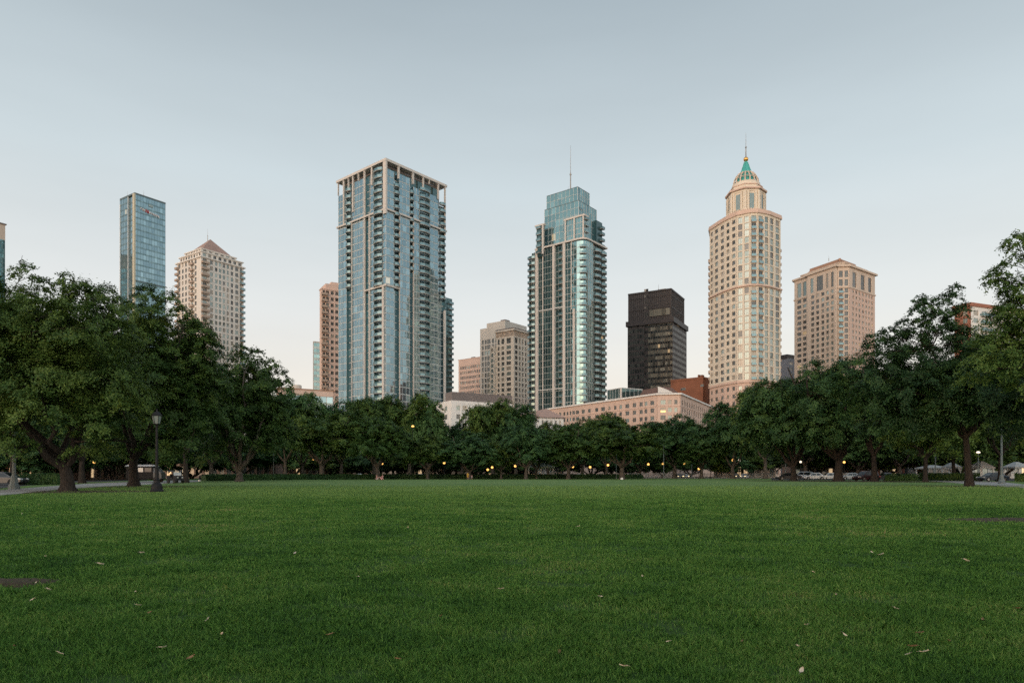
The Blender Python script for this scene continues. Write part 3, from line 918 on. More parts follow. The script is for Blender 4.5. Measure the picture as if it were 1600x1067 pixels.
# --- long pink hotel
def b_hotel():
    D0 = 245; H0 = HY - 617.0
    def dp(px, y): return (px, D0 * H0 / (HY - y))
    a, b, c, d = dp(858, 640), dp(1027, 617), dp(1062, 616.5), dp(1120.5, 641)
    P = [Vector((X(p, D), D, 0)) for p, D in (a, b, c, d)]
    zt = Zp(617, D0)
    back = [P[3] + Vector((-8, 16, 0)), P[0] + Vector((10, 14, 0))]
    B = Building('hotel', 'long pink low hotel with rows of square windows and white cornice', P[1], 'hotel')
    W = B.part('wall', [M['pink']]); W.prism(P + back, 0, zt)
    dep = .3; fh = 2.75; zb = zt - 1.2
    f0, f1, f2 = Face(P[0], P[1]), Face(P[1], P[2]), Face(P[2], P[3])
    nf = 8
    px0 = [864, 870, 876, 882.5, 887.5, 892, 897, 903, 912, 921.5, 933, 943, 953, 962, 970.5, 981, 992, 1002.5, 1010, 1020]
    ws = [3.6, 3.6, 3, 3, 2.8, 2.6, 4, 5, 5, 4.4, 5, 6, 3.6, 4, 4.2, 6, 5.4, 5, 4.6, 6]
    punched(B, W, f0, 0, f0.w, zb - nf * fh, fh, nf, pxcols(f0, list(zip(px0, ws))), .18, .74, 'g_win', dep)
    punched(B, W, f1, 0, f1.w, zb - nf * fh, fh, nf, pxcols(f1, [(1036, 8), (1046.5, 6, 'g_winlt'), (1056, 5)]), .18, .76, 'g_winlt', dep)
    punched(B, W, f2, 0, f2.w, zb - nf * fh, fh, nf, evenly(1.2, f2.w, 18, .55), .15, .8, 'g_win', dep)
    for f in (f0, f1, f2):
        W.fbox(f, 0, f.w, 0, dep, zb, zt)
        W.fbox(f, 0, f.w, dep, dep + .12, zb - fh - .15, zb - fh + .1)
    C = B.part('cornice', [M['white_wall']]); cornice(C, P + back, zt, .55, .9)
    R = B.part('roof', [M['roof_grey']]); R.prism(inset(P + back, 1.5), zt + .5, zt + 1.0)
    L = B.part('lit_window', [mat_emit('lit hotel room', (1.0, .62, .2), .35)])
    u = f1.at(1036); L.fbox(f1, u - .9, u + .9, .05, .12, Zp(648, D0), Zp(641.5, D0))
    B.finish()
b_hotel()

# --- dark low glass block and blue vault behind the hotel
def b_darklow():
    D = 300; pl = block(971, D, 30, 949.5, 1003)
    B = Building('office_block', 'low black glass block between the central tower and the dark tower', pl[1], 'office block')
    zt = Zp(606.5, D); fl, fr = faces_of(pl)
    W = B.part('wall', [M['g_tealdk']]); W.prism(pl, 0, zt)
    Q = B.part('curtain_wall', [M['g_tealdk'], M['g_tealdk'], M['mullion']])
    curtain(Q, fl, 0, fl.w, 2, zt, 2.0, 4, d=.1, fl=.1); curtain(Q, fr, 0, fr.w, 2, zt, 2.4, 4, d=.1, fl=.1)
    cornice(B.part('parapet', [M['mullion']]), pl, zt, .3, .25)
    f = B.part('column', [M['frame_white']]); f.fbox(fl, fl.w - .5, fl.w + .4, 0, .5, 0, zt)
    B.finish()
b_darklow()

def b_vault():
    D = 292
    B = Building('low_building', 'brown roofed block with a curved blue glass vault above the pink hotel', (X(1020, D), D), 'building')
    W = B.part('wall', [M['roof_brown']])
    pl = block(1031, D, 25, 994, 1060)
    fl, fr = faces_of(pl)
    b = [Vector(q) for q in pl]
    zt, zl = Zp(603, D), Zp(613, D)
    W.prism(pl, 0, zl)
    R = B.part('roof', [M['roof_brown']]); R.prism(inset(pl, -.3), zl, zt, pts2=inset(pl, 2.0))
    V = B.part('glass_vault', [M['g_winlt'], M['mullion']])
    n = 8; y0, y1 = 604, 618
    for i in range(n):
        t0, t1 = i / n, (i + 1) / n
        def p(t, dd):
            px = 1028 + 34 * t; yy = y0 + (y1 - y0) * (1 - math.cos(t * math.pi / 2)) ** .7
            DD = D - 3 - 5 * t + dd; return (X(px, DD), DD, Zp(yy, DD))
        for m in range(4):
            V.face([p(t0, m * 2.2), p(t1, m * 2.2), p(t1, (m + 1) * 2.2), p(t0, (m + 1) * 2.2)], 0)
        V.face([p(t0, 0), (p(t0, 0)[0], p(t0, 0)[1], zl - 6), (p(t1, 0)[0], p(t1, 0)[1], zl - 6), p(t1, 0)], 1)
        V.tube([p(t0, -.1), p(t0, 9)], .14, 5, 1)
    B.finish()
b_vault()

# --- dark bronze tower
def b_dark():
    D = 400; pl = block(1051, D, 60.5, 981, 1072.5)
    B = Building('office_tower', 'dark bronze office tower with blank top and a projecting belt', pl[1], 'office tower')
    zb = Zp(499, D); zt = Zp(450.5, D)
    fl, fr = faces_of(pl)
    core = B.part('core', [M['bronze']]); core.prism(inset(pl, .5), 0, zb)
    K = [M['g_bronze'], M['bronze'], M['bronze_rib']]
    q = B.part('curtain_wall', K)
    ua, ub = fl.at(1006.5), fl.at(1012.5)
    curtain(q, fl, 0, ua, 2, zb, 1.5, 3.5, sp=.35, mw=.18, fl=.1)
    curtain(q, fl, ua, ub, 2, zb + 20, 1.5, 3.5, d=-.45, sp=.5, mw=.1, fl=.1)
    g = B.part('reflecting_bay', [M['g_bronze_glint'], M['g_bronze'], M['bronze_rib']], 'curtain_wall')  # bay whose mirrored light is put into the glass colour
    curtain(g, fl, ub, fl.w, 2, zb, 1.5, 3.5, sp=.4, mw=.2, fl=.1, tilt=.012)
    curtain(q, fr, 0, fr.w, 2, zb, 1.5, 3.5, sp=.45, mw=.18, fl=.1)
    p2 = block(1048.2, D + 1.2, 60.5, 982, 1068.5)
    t = B.part('blank_top', [M['bronze'], M['bronze_rib']])
    t.prism(p2, zb, zt)
    f1, f2 = faces_of(p2)
    zc = zb + (zt - zb) * .12; zd = zb + (zt - zb) * .42
    for f in (f1, f2):
        n = int(f.w / 1.3)
        for i in range(n + 1):
            u = f.w * i / n
            t.fbox(f, u - .12, u + .12, 0, .3, zb, zt, 1)
        t.fbox(f, -.2, f.w + .2, 0, .5, zt - .5, zt + .3, 0); t.fbox(f, 0, f.w, 0, .36, zd, zd + .4, 0); t.fbox(f, 0, f.w, 0, .36, zd + 7, zd + 7.3, 0)
    g.mb = None if False else None
    curtain(g, f1, f1.at(1015), f1.w - .4, zc + 1, zd - .5, 2.6, 4, d=.38, fl=.1)
    bl = B.part('belt_course', [M['bronze']]); bl.prism(inset(pl, -1.0), zb - 1.6, zb + 1.4)
    a = B.part('roof_plant', [M['mast']]); mast(a, X(1029, D + 10), D + 10, zt, zt + 5, .25); a.fbox(f1, f1.w * .7, f1.w * .85, -6, -3, zt, zt + 1.5)
    B.finish()
b_dark()

def b_brick():
    D = 335; pl = block(1098.5, D, 48, 1048, 1122)
    B = Building('brick_block', 'plain red brick block between the dark tower and the domed tower', pl[1], 'building')
    zt = Zp(589, D); fl, fr = faces_of(pl)
    W = B.part('wall', [M['brick'], M['roof_brown']]); W.prism(pl, 0, zt, 0, 1)
    W.fbox(fl, 0, fl.w + .2, 0, .2, zt - .8, zt + .2, 0); W.fbox(fr, 0, fr.w, 0, .2, zt - .8, zt + .2, 0)
    for f, px, w, z in ((fl, 1067.5, 2.6, Zp(607, D)), (fl, 1100 - 3, 1.6, Zp(604, D))): B.window(f, f.at(px), z, w, 1.2, 'g_win', .07)
    p = B.part('roof_plant', [M['brick']])
    p.fbox(fl, fl.at(1088), fl.at(1090), -3, -1.5, zt, zt + 1.6); p.fbox(fl, fl.at(1093), fl.at(1096), -3, -1, zt, zt + 1.3)
    B.finish()
b_brick()

# --- domed tower with spire
def b_spire():
    ctl = [(1108, 324), (1130, 312), (1150, 304.5), (1178, 300), (1200, 303), (1219.5, 309)]
    D = 300
    def dep_at(px):
        for (a, da), (b, db) in zip(ctl, ctl[1:]):
            if px <= b: return da + (db - da) * (px - a) / (b - a)
        return ctl[-1][1]
    br = [1110, 1116, 1125, 1134, 1142.5, 1152, 1162, 1172, 1183, 1192.5, 1201, 1209, 1218.5]
    P = [Vector((X(p, dep_at(p)), dep_at(p), 0)) for p in br]
    back = [P[-1] + Vector((-1, 18, 0)), P[0] + Vector((5, 14, 0))]
    plan = P + back
    zt = Zp(331, D); fh = 3.1
    B = Building('domed_tower', 'cream bow fronted tower crowned by a turquoise spire with gold ball', P[7], 'tower')
    W = B.part('wall', [M['cream'], M['pink']])
    zpod = Zp(596, D)
    W.prism(plan, 0, zt)
    kinds = ['p', 'p', 'p', 'p', 'p', 'l', 'l', 'b', 'b', 'l', 'l', 'l']
    zbelt = Zp(445, D)
    dep = .4
    for i in range(12):
        f = Face(P[i], P[i + 1]); k = kinds[i]
        fr_ = {'p': .56, 'l': .66, 'b': .72}[k]
        col = [(f.w * (.5 - fr_ / 2), f.w * (.5 + fr_ / 2))]
        for z0, z1 in ((zpod + .9, zbelt - .5), (zbelt + .5, zt - 1.2)):
            nf = max(1, int(round((z1 - z0) / fh))); h = (z1 - z0) / nf
            if k == 'p': punched(B, W, f, 0, f.w, z0, h, nf, col, .26, .84, 'g_win', dep)
            elif k == 'l': punched(B, W, f, 0, f.w, z0, h, nf, col, .10, .93, 'g_winlt', dep)
            else:
                punched(B, W, f, 0, f.w, z0, h, nf, col, .06, .9, 'g_winlt' if z0 < zbelt else 'g_win', dep)
                for j in range(nf): B.balcony(f, f.w / 2, z0 + j * h + .1, f.w * fr_ - .1, .5, 'slab_tan', 'g_rail', .36)
        # podium, belts
        nfp = int((zpod - .9) / 3.4); z0 = zpod - .9 - nfp * 3.4
        punched(B, W, f, 0, f.w, z0, 3.4, nfp, [(f.w * .26, f.w * .74)], .28, .8, 'g_win', dep, 1)
        W.fbox(f, 0, f.w, 0, dep, zpod - .9, zpod + .9, 1); W.fbox(f, 0, f.w, 0, dep, zbelt - .5, zbelt + .5, 1); W.fbox(f, 0, f.w, 0, dep, zt - 1.2, zt, 0)
    C = B.part('cornice', [M['pink']])
    cornice(C, plan, zpod - .25, .6, .9); cornice(C, plan, zbelt - .3, .6, 1.0); cornice(C, plan, zt - .3, 1.0, .9); cornice(C, plan, zt + .7, .8, .7)
    # balconies on the two flanks seen edge on
    fL, fR = Face(back[1], P[0]), Face(P[-1], back[0])
    z = zpod + 1
    while z < zt - 12:
        B.balcony(fL, fL.w - 2.2, z, 4, 1.0, 'slab_tan', 'slab_tan', 0); B.balcony(fR, 2.2, z, 4, .9, 'slab_tan', 'slab_tan', 0); z += fh
    # lantern
    Dc = 312.0; c = (X(1165.5, Dc), Dc)
    pr = lambda px: px / F * Dc
    zl0 = zt; zl1 = Zp(304, Dc)
    Lm = B.part('lantern', [M['cream'], M['pink'], M['tan_dark']])
    rot = math.pi / 8
    R8 = pr(28)
    ring = lambda r: [Vector((c[0] + r * math.cos(rot + k * math.pi / 4), c[1] + r * math.sin(rot + k * math.pi / 4), 0)) for k in range(8)]
    Lm.prism(ring(R8), zl0, zl1, 0)
    for z, o, h, m in ((zl0 + 1.6, 1.4, .5, 1), (zl0 + 2.4, .5, .3, 1), (zl1 - .5, 1.0, .7, 1), (zl1 - 1.5, .3, .6, 0)): Lm.prism(ring(R8 + o), z, z + h, m)
    rg = ring(R8)
    for k in range(8):
        f = Face(rg[k], rg[(k + 1) % 8])
        if f.n.y > .3: continue
        B.window(f, f.w / 2, zl0 + 3.2, f.w * .32, zl1 - zl0 - 5.6, 'g_winlt', .1)
        for u in (0.15, f.w * .22, f.w * .78, f.w - .15): Lm.fbox(f, u - .35, u + .35, 0, .5, zl0 + 2.6, zl1 - 1.5, 0)
        for i in range(6): Lm.fbox(f, f.w * (i + .3) / 6, f.w * (i + .6) / 6, .7, 1.0, zl0 + 2.0, zl0 + 3.2, 0)
    zd = Zp(290, Dc)
    Lm.prism(ring(pr(24)), zl1, zl1 + (zd - zl1) * .5, 0); Lm.prism(ring(pr(25)), zl1 + (zd - zl1) * .5, zl1 + (zd - zl1) * .6, 1)
    Lm.lathe(c, [(pr(21.5), zl1 + (zd - zl1) * .6), (pr(21), zd), (pr(19.5), zd + .2)], 16, 0)
    zc = Zp(273, Dc)
    cage = B.part('rib_cage', [M['tan'], M['copper']])
    cage.lathe(c, [(pr(15.5), zd), (pr(13.5), zd + (zc - zd) * .6), (pr(9), zc)], 16, 1)
    for k in range(16):
        t = k * math.pi / 8
        path = [(c[0] + r * math.cos(t), c[1] + r * math.sin(t), z) for r, z in ((pr(19), zd), (pr(17.8), zd + (zc - zd) * .45), (pr(15), zd + (zc - zd) * .75), (pr(10.5), zc + .3))]
        cage.tube(path, .32, 5, 0)
    for r, q in ((19, .05), (17.2, .5), (10.8, 1.0)):
        z = zd + (zc - zd) * q; cage.lathe(c, [(pr(r), z - .2), (pr(r) + .3, z), (pr(r), z + .25)], 16, 0, cap=False)
    sp = B.part('spire', [M['copper']]); zs = Zp(254, Dc)
    sp.lathe(c, [(pr(9.3), zc), (pr(6.0), zc + (zs - zc) * .42), (pr(2.6), zs), (pr(1.6), zs + .3), (pr(1.6), Zp(251.5, Dc))], 8, 0, rot)
    for k in range(8):
        t = rot + k * math.pi / 4; sp.tube([(c[0] + r * math.cos(t), c[1] + r * math.sin(t), z) for r, z in ((pr(9.5), zc), (pr(6.2), zc + (zs - zc) * .42), (pr(2.7), zs))], .14, 4, 0)
    mb = MB(); zz = Zp(249.3, Dc); r = pr(3.7)
    mb.lathe(c, [(r * math.sin(i * math.pi / 10) + .01, zz - r * math.cos(i * math.pi / 10)) for i in range(11)], 16); mb.build('gold_ball', M['gold'], B.e, True)
    mast(B.part('antenna', [M['mast']]), c[0], c[1], zz + r - .2, Zp(208, Dc), .3)
    B.finish()
b_spire()

def b_greysmall():
    D = 440; pl = block(1232, D, 30, 1205, 1275)
    B = Building('office_block', 'small blue grey block with stepped roof between the two cream towers', pl[1], 'office block')
    zt = Zp(560, D); fl, fr = faces_of(pl)
    W = B.part('wall', [mat_rough('blue grey cladding', (.20, .22, .26), .1), M['bronze']])
    W.prism(pl, 0, zt, 0)
    W.fbox(fl, fl.w - 9, fl.w - 1, -7, .1, zt, Zp(553, D), 1)
    punched(B, W, fr, 0, fr.w, zt - 1.5 - 4 * 3.6, 3.6, 4, evenly(0, fr.w, 6, .7), .3, .8); W.fbox(fr, 0, fr.w, 0, .35, zt - 1.5, zt, 0)
    B.finish()
b_greysmall()

# --- tan tower with mansard on the right
def b_tan():
    D0 = 380; H0 = 323.0
    def v(px, y): d = D0 * H0 / (HY - y); return Vector((X(px, d), d, 0))
    a, b, c, d = v(1242, 440), v(1309, 417.6), v(1326, 417), v(1366, 431.5)
    plan = [a, b, c, d, d + Vector((-12, 16, 0)), a + Vector((12, 14, 0))]
    zt = Zp(417, D0) ; fh = 3.2
    B = Building('apartment_tower', 'tan stone tower with tall top windows and low brown mansard roof', b, 'apartment tower')
    W = B.part('wall', [M['tan'], M['tan_dark'], M['pink']]); W.prism(plan, 0, zt, 0)
    fa, fb, fc = Face(a, b), Face(b, c), Face(c, d)
    dep = .4; ztw = zt - 11.5; nf = int((ztw - 3) / fh); z0 = ztw - nf * fh
    ca = pxcols(fa, [(1249.5, 6.5), (1258, 5.5)])
    cb = pxcols(fa, [(1273.2, 5), (1281, 4.6), (1289, 4.6), (1296.5, 4.2, 'g_winlt'), (1304, 4.2, 'g_winlt')])
    ub = fa.at(1265)
    punched(B, W, fa, 0, ub, z0, fh, nf, ca, .2, .8, 'g_win', dep, 0)
    # projecting bay
    fp = Face(fa.pt(ub, 1.4, 0), fa.pt(fa.w, 1.4, 0)); off = ub
    W.prism([fa.pt(ub, 1.4, 0), fa.pt(fa.w, 1.4, 0), fa.pt(fa.w, 0, 0), fa.pt(ub, 0, 0)], 0, zt, 0)
    sh = lambda cs: [(x[0] - off, x[1] - off) + tuple(x[2:]) for x in cs]
    punched(B, W, fp, 0, fp.w, z0, fh, nf, sh(cb), .22, .82, 'g_win', dep, 0)
    cc = pxcols(fb, [(1313.5, 6), (1322, 5.5)]); punched(B, W, fb, 0, fb.w, z0, fh, nf, cc, .1, .85, 'g_win', dep, 0)
    cd = pxcols(fc, [(1332, 2.6), (1337, 2.6), (1342, 2.6), (1347.5, 2.6), (1352.5, 2.6), (1357, 2.4), (1361.5, 2.2)])
    punched(B, W, fc, 0, fc.w, z0, fh, nf, cd, .25, .75, 'g_winlt', dep, 2)
    for j in range(nf): B.balcony(fb, fb.at(1313.5), z0 + j * fh + .2, 2.4, .8, 'slab_tan', 'g_rail', .36)
    # tall top storey between two belts
    C = B.part('cornice', [M['tan']])
    cornice(C, plan, ztw - .2, .7, .7)
    ht = zt - 1.4 - (ztw + .5)
    punched(B, W, fa, 0, ub, ztw + .5, ht, 1, ca, .05, .92, 'g_winlt', dep); punched(B, W, fp, 0, fp.w, ztw + .5, ht, 1, sh(pxcols(fa, [(1272, 5), (1284.5, 10), (1296, 4), (1304, 4)])), .05, .92, 'g_winlt', dep)
    punched(B, W, fb, 0, fb.w, ztw + .5, ht / 2, 2, cc, .1, .85, 'g_win', dep); punched(B, W, fc, 0, fc.w, ztw + .5, ht, 1, pxcols(fc, [(1334, 6), (1347, 6), (1358, 5)]), .05, .92, 'g_win', dep)
    for f in (fa, fp, fb, fc): W.fbox(f, 0, f.w, 0, dep, zt - 1.4, zt, 0); W.fbox(f, 0, f.w, 0, dep, ztw, ztw + .5, 0)
    cornice(C, plan, zt, 1.0, 1.4); cornice(C, [fa.pt(ub, 1.4, 0), fa.pt(fa.w, 1.4, 0), fa.pt(fa.w, -2, 0), fa.pt(ub, -2, 0)], zt + .02, 1.0, 1.3)
    p2 = inset(plan, 3.2); z2 = Zp(408.5, D0)
    W.prism(p2, zt + .9, z2, 0)
    for i in range(3):
        f = Face(p2[i], p2[i + 1]); punched(B, W, f, 0, f.w, zt + 1.0, z2 - zt - 1.0, 1, evenly(0, f.w, max(2, int(f.w / 3)), .5, .3), .25, .8, 'g_win', .3)
    cornice(C, p2, z2, .5, .7)
    R = B.part('roof', [M['roof_tan']])
    R.prism(inset(plan, 4.5), z2 + .5, Zp(401, D0), pts2=inset(plan, 7.0)); R.prism(inset(plan, 7.0), Zp(401, D0), Zp(397, D0), pts2=inset(plan, 7.2))
    mast(B.part('antenna', [M['mast']]), X(1295, 388), 388, Zp(401, D0), Zp(393, D0), .2)
    B.finish()
b_tan()

def b_right():
    D = 290; pl = block(1516, D, 22, 1492, 1640)
    B = Building('apartment_tower', 'red brick tower with blue glazing seen through the oak branches', pl[1], 'apartment tower')
    zt = Zp(473, D); fl, fr = faces_of(pl); fh = 3.2
    W = B.part('wall', [M['brick2'], M['white_wall']]); W.prism(pl, 0, zt - 1.5, 0)
    nf = int((zt - 5) / fh)
    punched(B, W, fr, 0, fr.w, zt - 2.6 - nf * fh, fh, nf, pxcols(fr, [(1524, 8, 'g_winlt'), (1538, 10), (1553, 9, 'g_winlt'), (1568, 10), (1584, 10)]), .2, .85, 'g_winlt', .3, 1)
    punched(B, W, fl, 0, fl.w + .3, zt - 2.6 - nf * fh, fh, nf, [(fl.w * .55, fl.w * .85, 'g_winlt')], .2, .85, 'g_winlt', .3, 0)
    W.fbox(fr, 0, fr.w, 0, .35, zt - 2.6, zt - 1.5, 1)
    cornice(B.part('roof', [M['brick2'], M['roof_grey']]), pl, zt - 1.5, 1.5, .8)
    for j in range(20): B.balcony(fr, fr.at(1538), zt - 3.2 * (j + 1) - 2, 6, 1.2, 'slab', 'g_rail', .3)
    B.finish()
b_right()
# ------------------------------------------------------------------ ground
def nz(N, L, vec, scale, detail=4, rough=.55):
    n = N.new('ShaderNodeTexNoise'); n.inputs['Scale'].default_value = scale; n.inputs['Detail'].default_value = detail
    n.inputs['Roughness'].default_value = rough
    L.new(vec, n.inputs[0]); return n.outputs[0]

def mat_lawn():
    m, N, L, P = new_mat('lawn turf')
    t = N.new('ShaderNodeTexCoord'); v = t.outputs['Object']
    def mth(op, a, b):
        k = N.new('ShaderNodeMath'); k.operation = op
        for i, x in enumerate((a, b)):
            if isinstance(x, (int, float)): k.inputs[i].default_value = x
            else: L.new(x, k.inputs[i])
        return k.outputs[0]
    fine = nz(N, L, v, 14, 6, .7); mid = nz(N, L, v, .9, 5); big = nz(N, L, v, .07, 4)
    s = mth('ADD', mth('MULTIPLY', fine, .30), mth('ADD', mth('MULTIPLY', mid, .35), mth('MULTIPLY', big, .35)))
    r = ramp_node(N, L, s, [(0.33, (0.026, 0.074, 0.013)), (0.46, (0.060, 0.142, 0.022)), (0.56, (0.088, 0.182, 0.030)), (0.68, (0.14, 0.215, 0.050))])
    dry = ramp_node(N, L, nz(N, L, v, .23, 5), [(0.60, (0, 0, 0)), (0.78, (.55, .55, .55))])
    mx = N.new('ShaderNodeMix'); mx.data_type = 'RGBA'
    L.new(dry.outputs[0], mx.inputs['Factor']); L.new(r.outputs[0], mx.inputs['A']); mx.inputs['B'].default_value = (0.10, 0.11, 0.032, 1)
    # the far half of the field is paler and drier than the near half, with a ragged edge
    sp = N.new('ShaderNodeSeparateXYZ'); L.new(v, sp.inputs[0])
    yy = mth('ADD', sp.outputs['Y'], mth('MULTIPLY', mth('SUBTRACT', big, .5), 60))
    fr = ramp_node(N, L, mth('DIVIDE', yy, 100.0), [(0.24, (0, 0, 0)), (0.50, (.7, .7, .7)), (.9, (.85, .85, .85))])
    m2 = N.new('ShaderNodeMix'); m2.data_type = 'RGBA'
    L.new(fr.outputs[0], m2.inputs['Factor']); L.new(mx.outputs['Result'], m2.inputs['A'])
    pale = ramp_node(N, L, s, [(0.35, (0.105, 0.19, 0.055)), (0.65, (0.20, 0.28, 0.10))])
    L.new(pale.outputs[0], m2.inputs['B'])
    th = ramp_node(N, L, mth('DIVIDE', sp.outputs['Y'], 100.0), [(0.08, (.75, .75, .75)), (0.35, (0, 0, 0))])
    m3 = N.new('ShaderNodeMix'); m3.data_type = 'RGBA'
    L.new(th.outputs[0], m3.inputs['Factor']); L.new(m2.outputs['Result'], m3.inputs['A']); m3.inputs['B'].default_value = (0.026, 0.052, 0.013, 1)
    L.new(m3.outputs['Result'], P.inputs['Base Color'])
    P.inputs['Roughness'].default_value = .9; P.inputs['Specular IOR Level'].default_value = .15
    pass
    b = N.new('ShaderNodeBump'); b.inputs['Strength'].default_value = .7; b.inputs['Distance'].default_value = .06
    L.new(fine, b.inputs['Height']); L.new(b.outputs[0], P.inputs['Normal'])
    return m
M['lawn'] = mat_lawn()
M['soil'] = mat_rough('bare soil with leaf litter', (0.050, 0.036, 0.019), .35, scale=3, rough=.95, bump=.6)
M['path'] = mat_rough('concrete path', (0.33, 0.325, 0.315), .12, scale=1.0, rough=.9)
M['asphalt'] = mat_rough('asphalt', (0.055, 0.055, 0.058), .2, scale=2, rough=.9)
M['city'] = mat_rough('paved city ground', (0.055, 0.058, 0.052), .2, scale=.2, rough=.95)
M['kerb'] = mat_rough('kerb stone', (0.30, 0.29, 0.28), .1)

def sheet(name, pts, z, mat):
    mb = MB(); mb.face([(p[0], p[1], z) for p in pts]); o = mb.build(name, mat); return tag(o, kind='structure')
def vnoise(x, y, s, seed=0):
    """smooth value noise, 0..1, numpy"""
    x = np.asarray(x) / s + 1000; y = np.asarray(y) / s + 1000
    xi = np.floor(x).astype(np.int64); yi = np.floor(y).astype(np.int64); fx = x - xi; fy = y - yi
    fx = fx * fx * (3 - 2 * fx); fy = fy * fy * (3 - 2 * fy)
    def h(a, b):
        n = (a * 374761393 + b * 668265263 + seed * 1442695041) & 0x7fffffff
        n = ((n ^ (n >> 13)) * 1274126177) & 0x7fffffff
        return ((n ^ (n >> 16)) & 0xffff) / 65535.0
    return (h(xi, yi) * (1 - fx) + h(xi + 1, yi) * fx) * (1 - fy) + (h(xi, yi + 1) * (1 - fx) + h(xi + 1, yi + 1) * fx) * fy

sheet('ground', [(-3500, -600), (3500, -600), (3500, 5000), (-3500, 5000)], -.30, M['city'])
# the lawn: a gently uneven grid up to its far edge
def lawn():
    xs = np.concatenate([np.linspace(-260, -40, 30), np.linspace(-38, 38, 110), np.linspace(40, 260, 30)])
    ys = np.concatenate([np.linspace(-60, 2, 12), np.linspace(2.6, 40, 90), np.linspace(42, 188, 50)])
    gx, gy = np.meshgrid(xs, ys)
    a = np.clip((70 - gy) / 50, 0, 1)
    gz = ((vnoise(gx, gy, 6, 3) - .5) * .07 + (vnoise(gx, gy, 1.7, 5) - .5) * .03) * a
    v = np.stack([gx, gy, gz], -1).reshape(-1, 3); nx, ny = len(xs), len(ys)
    i = np.arange(ny - 1)[:, None] * nx + np.arange(nx - 1)[None]
    q = np.stack([i, i + 1, i + nx + 1, i + nx], -1).reshape(-1, 4)
    tag(add_obj('lawn', np_mesh('lawn', v, [q], [M['lawn']], smooth=True)), kind='structure')
lawn()
def lawn_z(x, y):
    a = np.clip((70 - np.asarray(y)) / 50, 0, 1)
    return ((vnoise(x, y, 6, 3) - .5) * .07 + (vnoise(x, y, 1.7, 5) - .5) * .03) * a

def ground_strip(name, near, far, z, mat):
    """strip between two pixel polylines on the ground (left to right), a slab that stands a little out of the turf"""
    a = [G(*p) for p in near]; b = [G(*p) for p in far]
    mb = MB()
    mb.prism([(p.x, p.y) for p in a] + [(p.x, p.y) for p in reversed(b)], -.2, z)
    return tag(mb.build(name, mat), kind='structure')
ground_strip('path', [(-130, 791), (0, 774), (90, 765), (135, 761.6), (222, 757.2), (312, 752.2)], [(-130, 777.5), (0, 766), (90, 759), (135, 755.8), (230, 751.5), (312, 750.2)], .03, M['path'])
ground_strip('path', [(1437, 749.9), (1525.6, 757), (1600, 762.4), (1720, 772)], [(1437, 748.5), (1565, 753), (1600, 757), (1720, 762)], .03, M['path'])
# parking area on the right, drive on the left, street behind the fence
mb = MB(); p = [G(1205, 750.0), G(1440, 749.6), G(1760, 753.2), G(1760, 747.2), G(1205, 747.2)]
tag(mb.prism([(q.x, q.y) for q in p], -.2, .012) or mb.build('road', M['asphalt']), kind='structure')
mb = MB(); p = [G(-160, 772.5), G(0, 762.8), G(40, 758.6), G(120, 753.4), G(230, 750.5), G(230, 748.5), G(-160, 753)]
tag(mb.prism([(q.x, q.y) for q in p], -.2, .012) or mb.build('road', M['asphalt']), kind='structure')
mb = MB(); mb.prism([(-300, 205), (300, 205), (300, 221), (-300, 221)], -.35, -.18); tag(mb.build('road', M['asphalt']), kind='structure')
mb = MB(); mb.box(-300, 300, 188.2, 190, -.35, .02); mb.box(-300, 300, 203, 205, -.35, -.05); mb.box(-300, 300, 221, 224, -.35, -.05); tag(mb.build('pavement', M['path']), kind='structure')
# bare earth under the trees (right-hand sheets also paint in shade) and two worn patches in the turf: thin irregular mounds, labelled as soil
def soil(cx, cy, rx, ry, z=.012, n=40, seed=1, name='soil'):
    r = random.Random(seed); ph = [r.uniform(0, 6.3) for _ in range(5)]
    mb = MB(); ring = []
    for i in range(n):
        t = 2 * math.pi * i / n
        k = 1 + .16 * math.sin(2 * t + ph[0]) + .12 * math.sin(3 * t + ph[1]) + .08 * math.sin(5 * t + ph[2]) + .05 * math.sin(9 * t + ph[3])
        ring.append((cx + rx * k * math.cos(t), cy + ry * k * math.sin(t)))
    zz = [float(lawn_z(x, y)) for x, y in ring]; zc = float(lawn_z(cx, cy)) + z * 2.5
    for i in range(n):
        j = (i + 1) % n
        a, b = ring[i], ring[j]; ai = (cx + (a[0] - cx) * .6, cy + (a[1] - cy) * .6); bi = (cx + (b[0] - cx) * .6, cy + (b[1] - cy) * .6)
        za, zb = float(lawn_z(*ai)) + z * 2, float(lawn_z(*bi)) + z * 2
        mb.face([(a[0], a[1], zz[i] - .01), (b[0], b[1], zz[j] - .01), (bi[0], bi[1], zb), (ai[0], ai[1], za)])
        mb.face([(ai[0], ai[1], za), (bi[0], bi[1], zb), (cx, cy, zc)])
    return tag(mb.build(name, M['soil'], smooth=True), kind='structure')

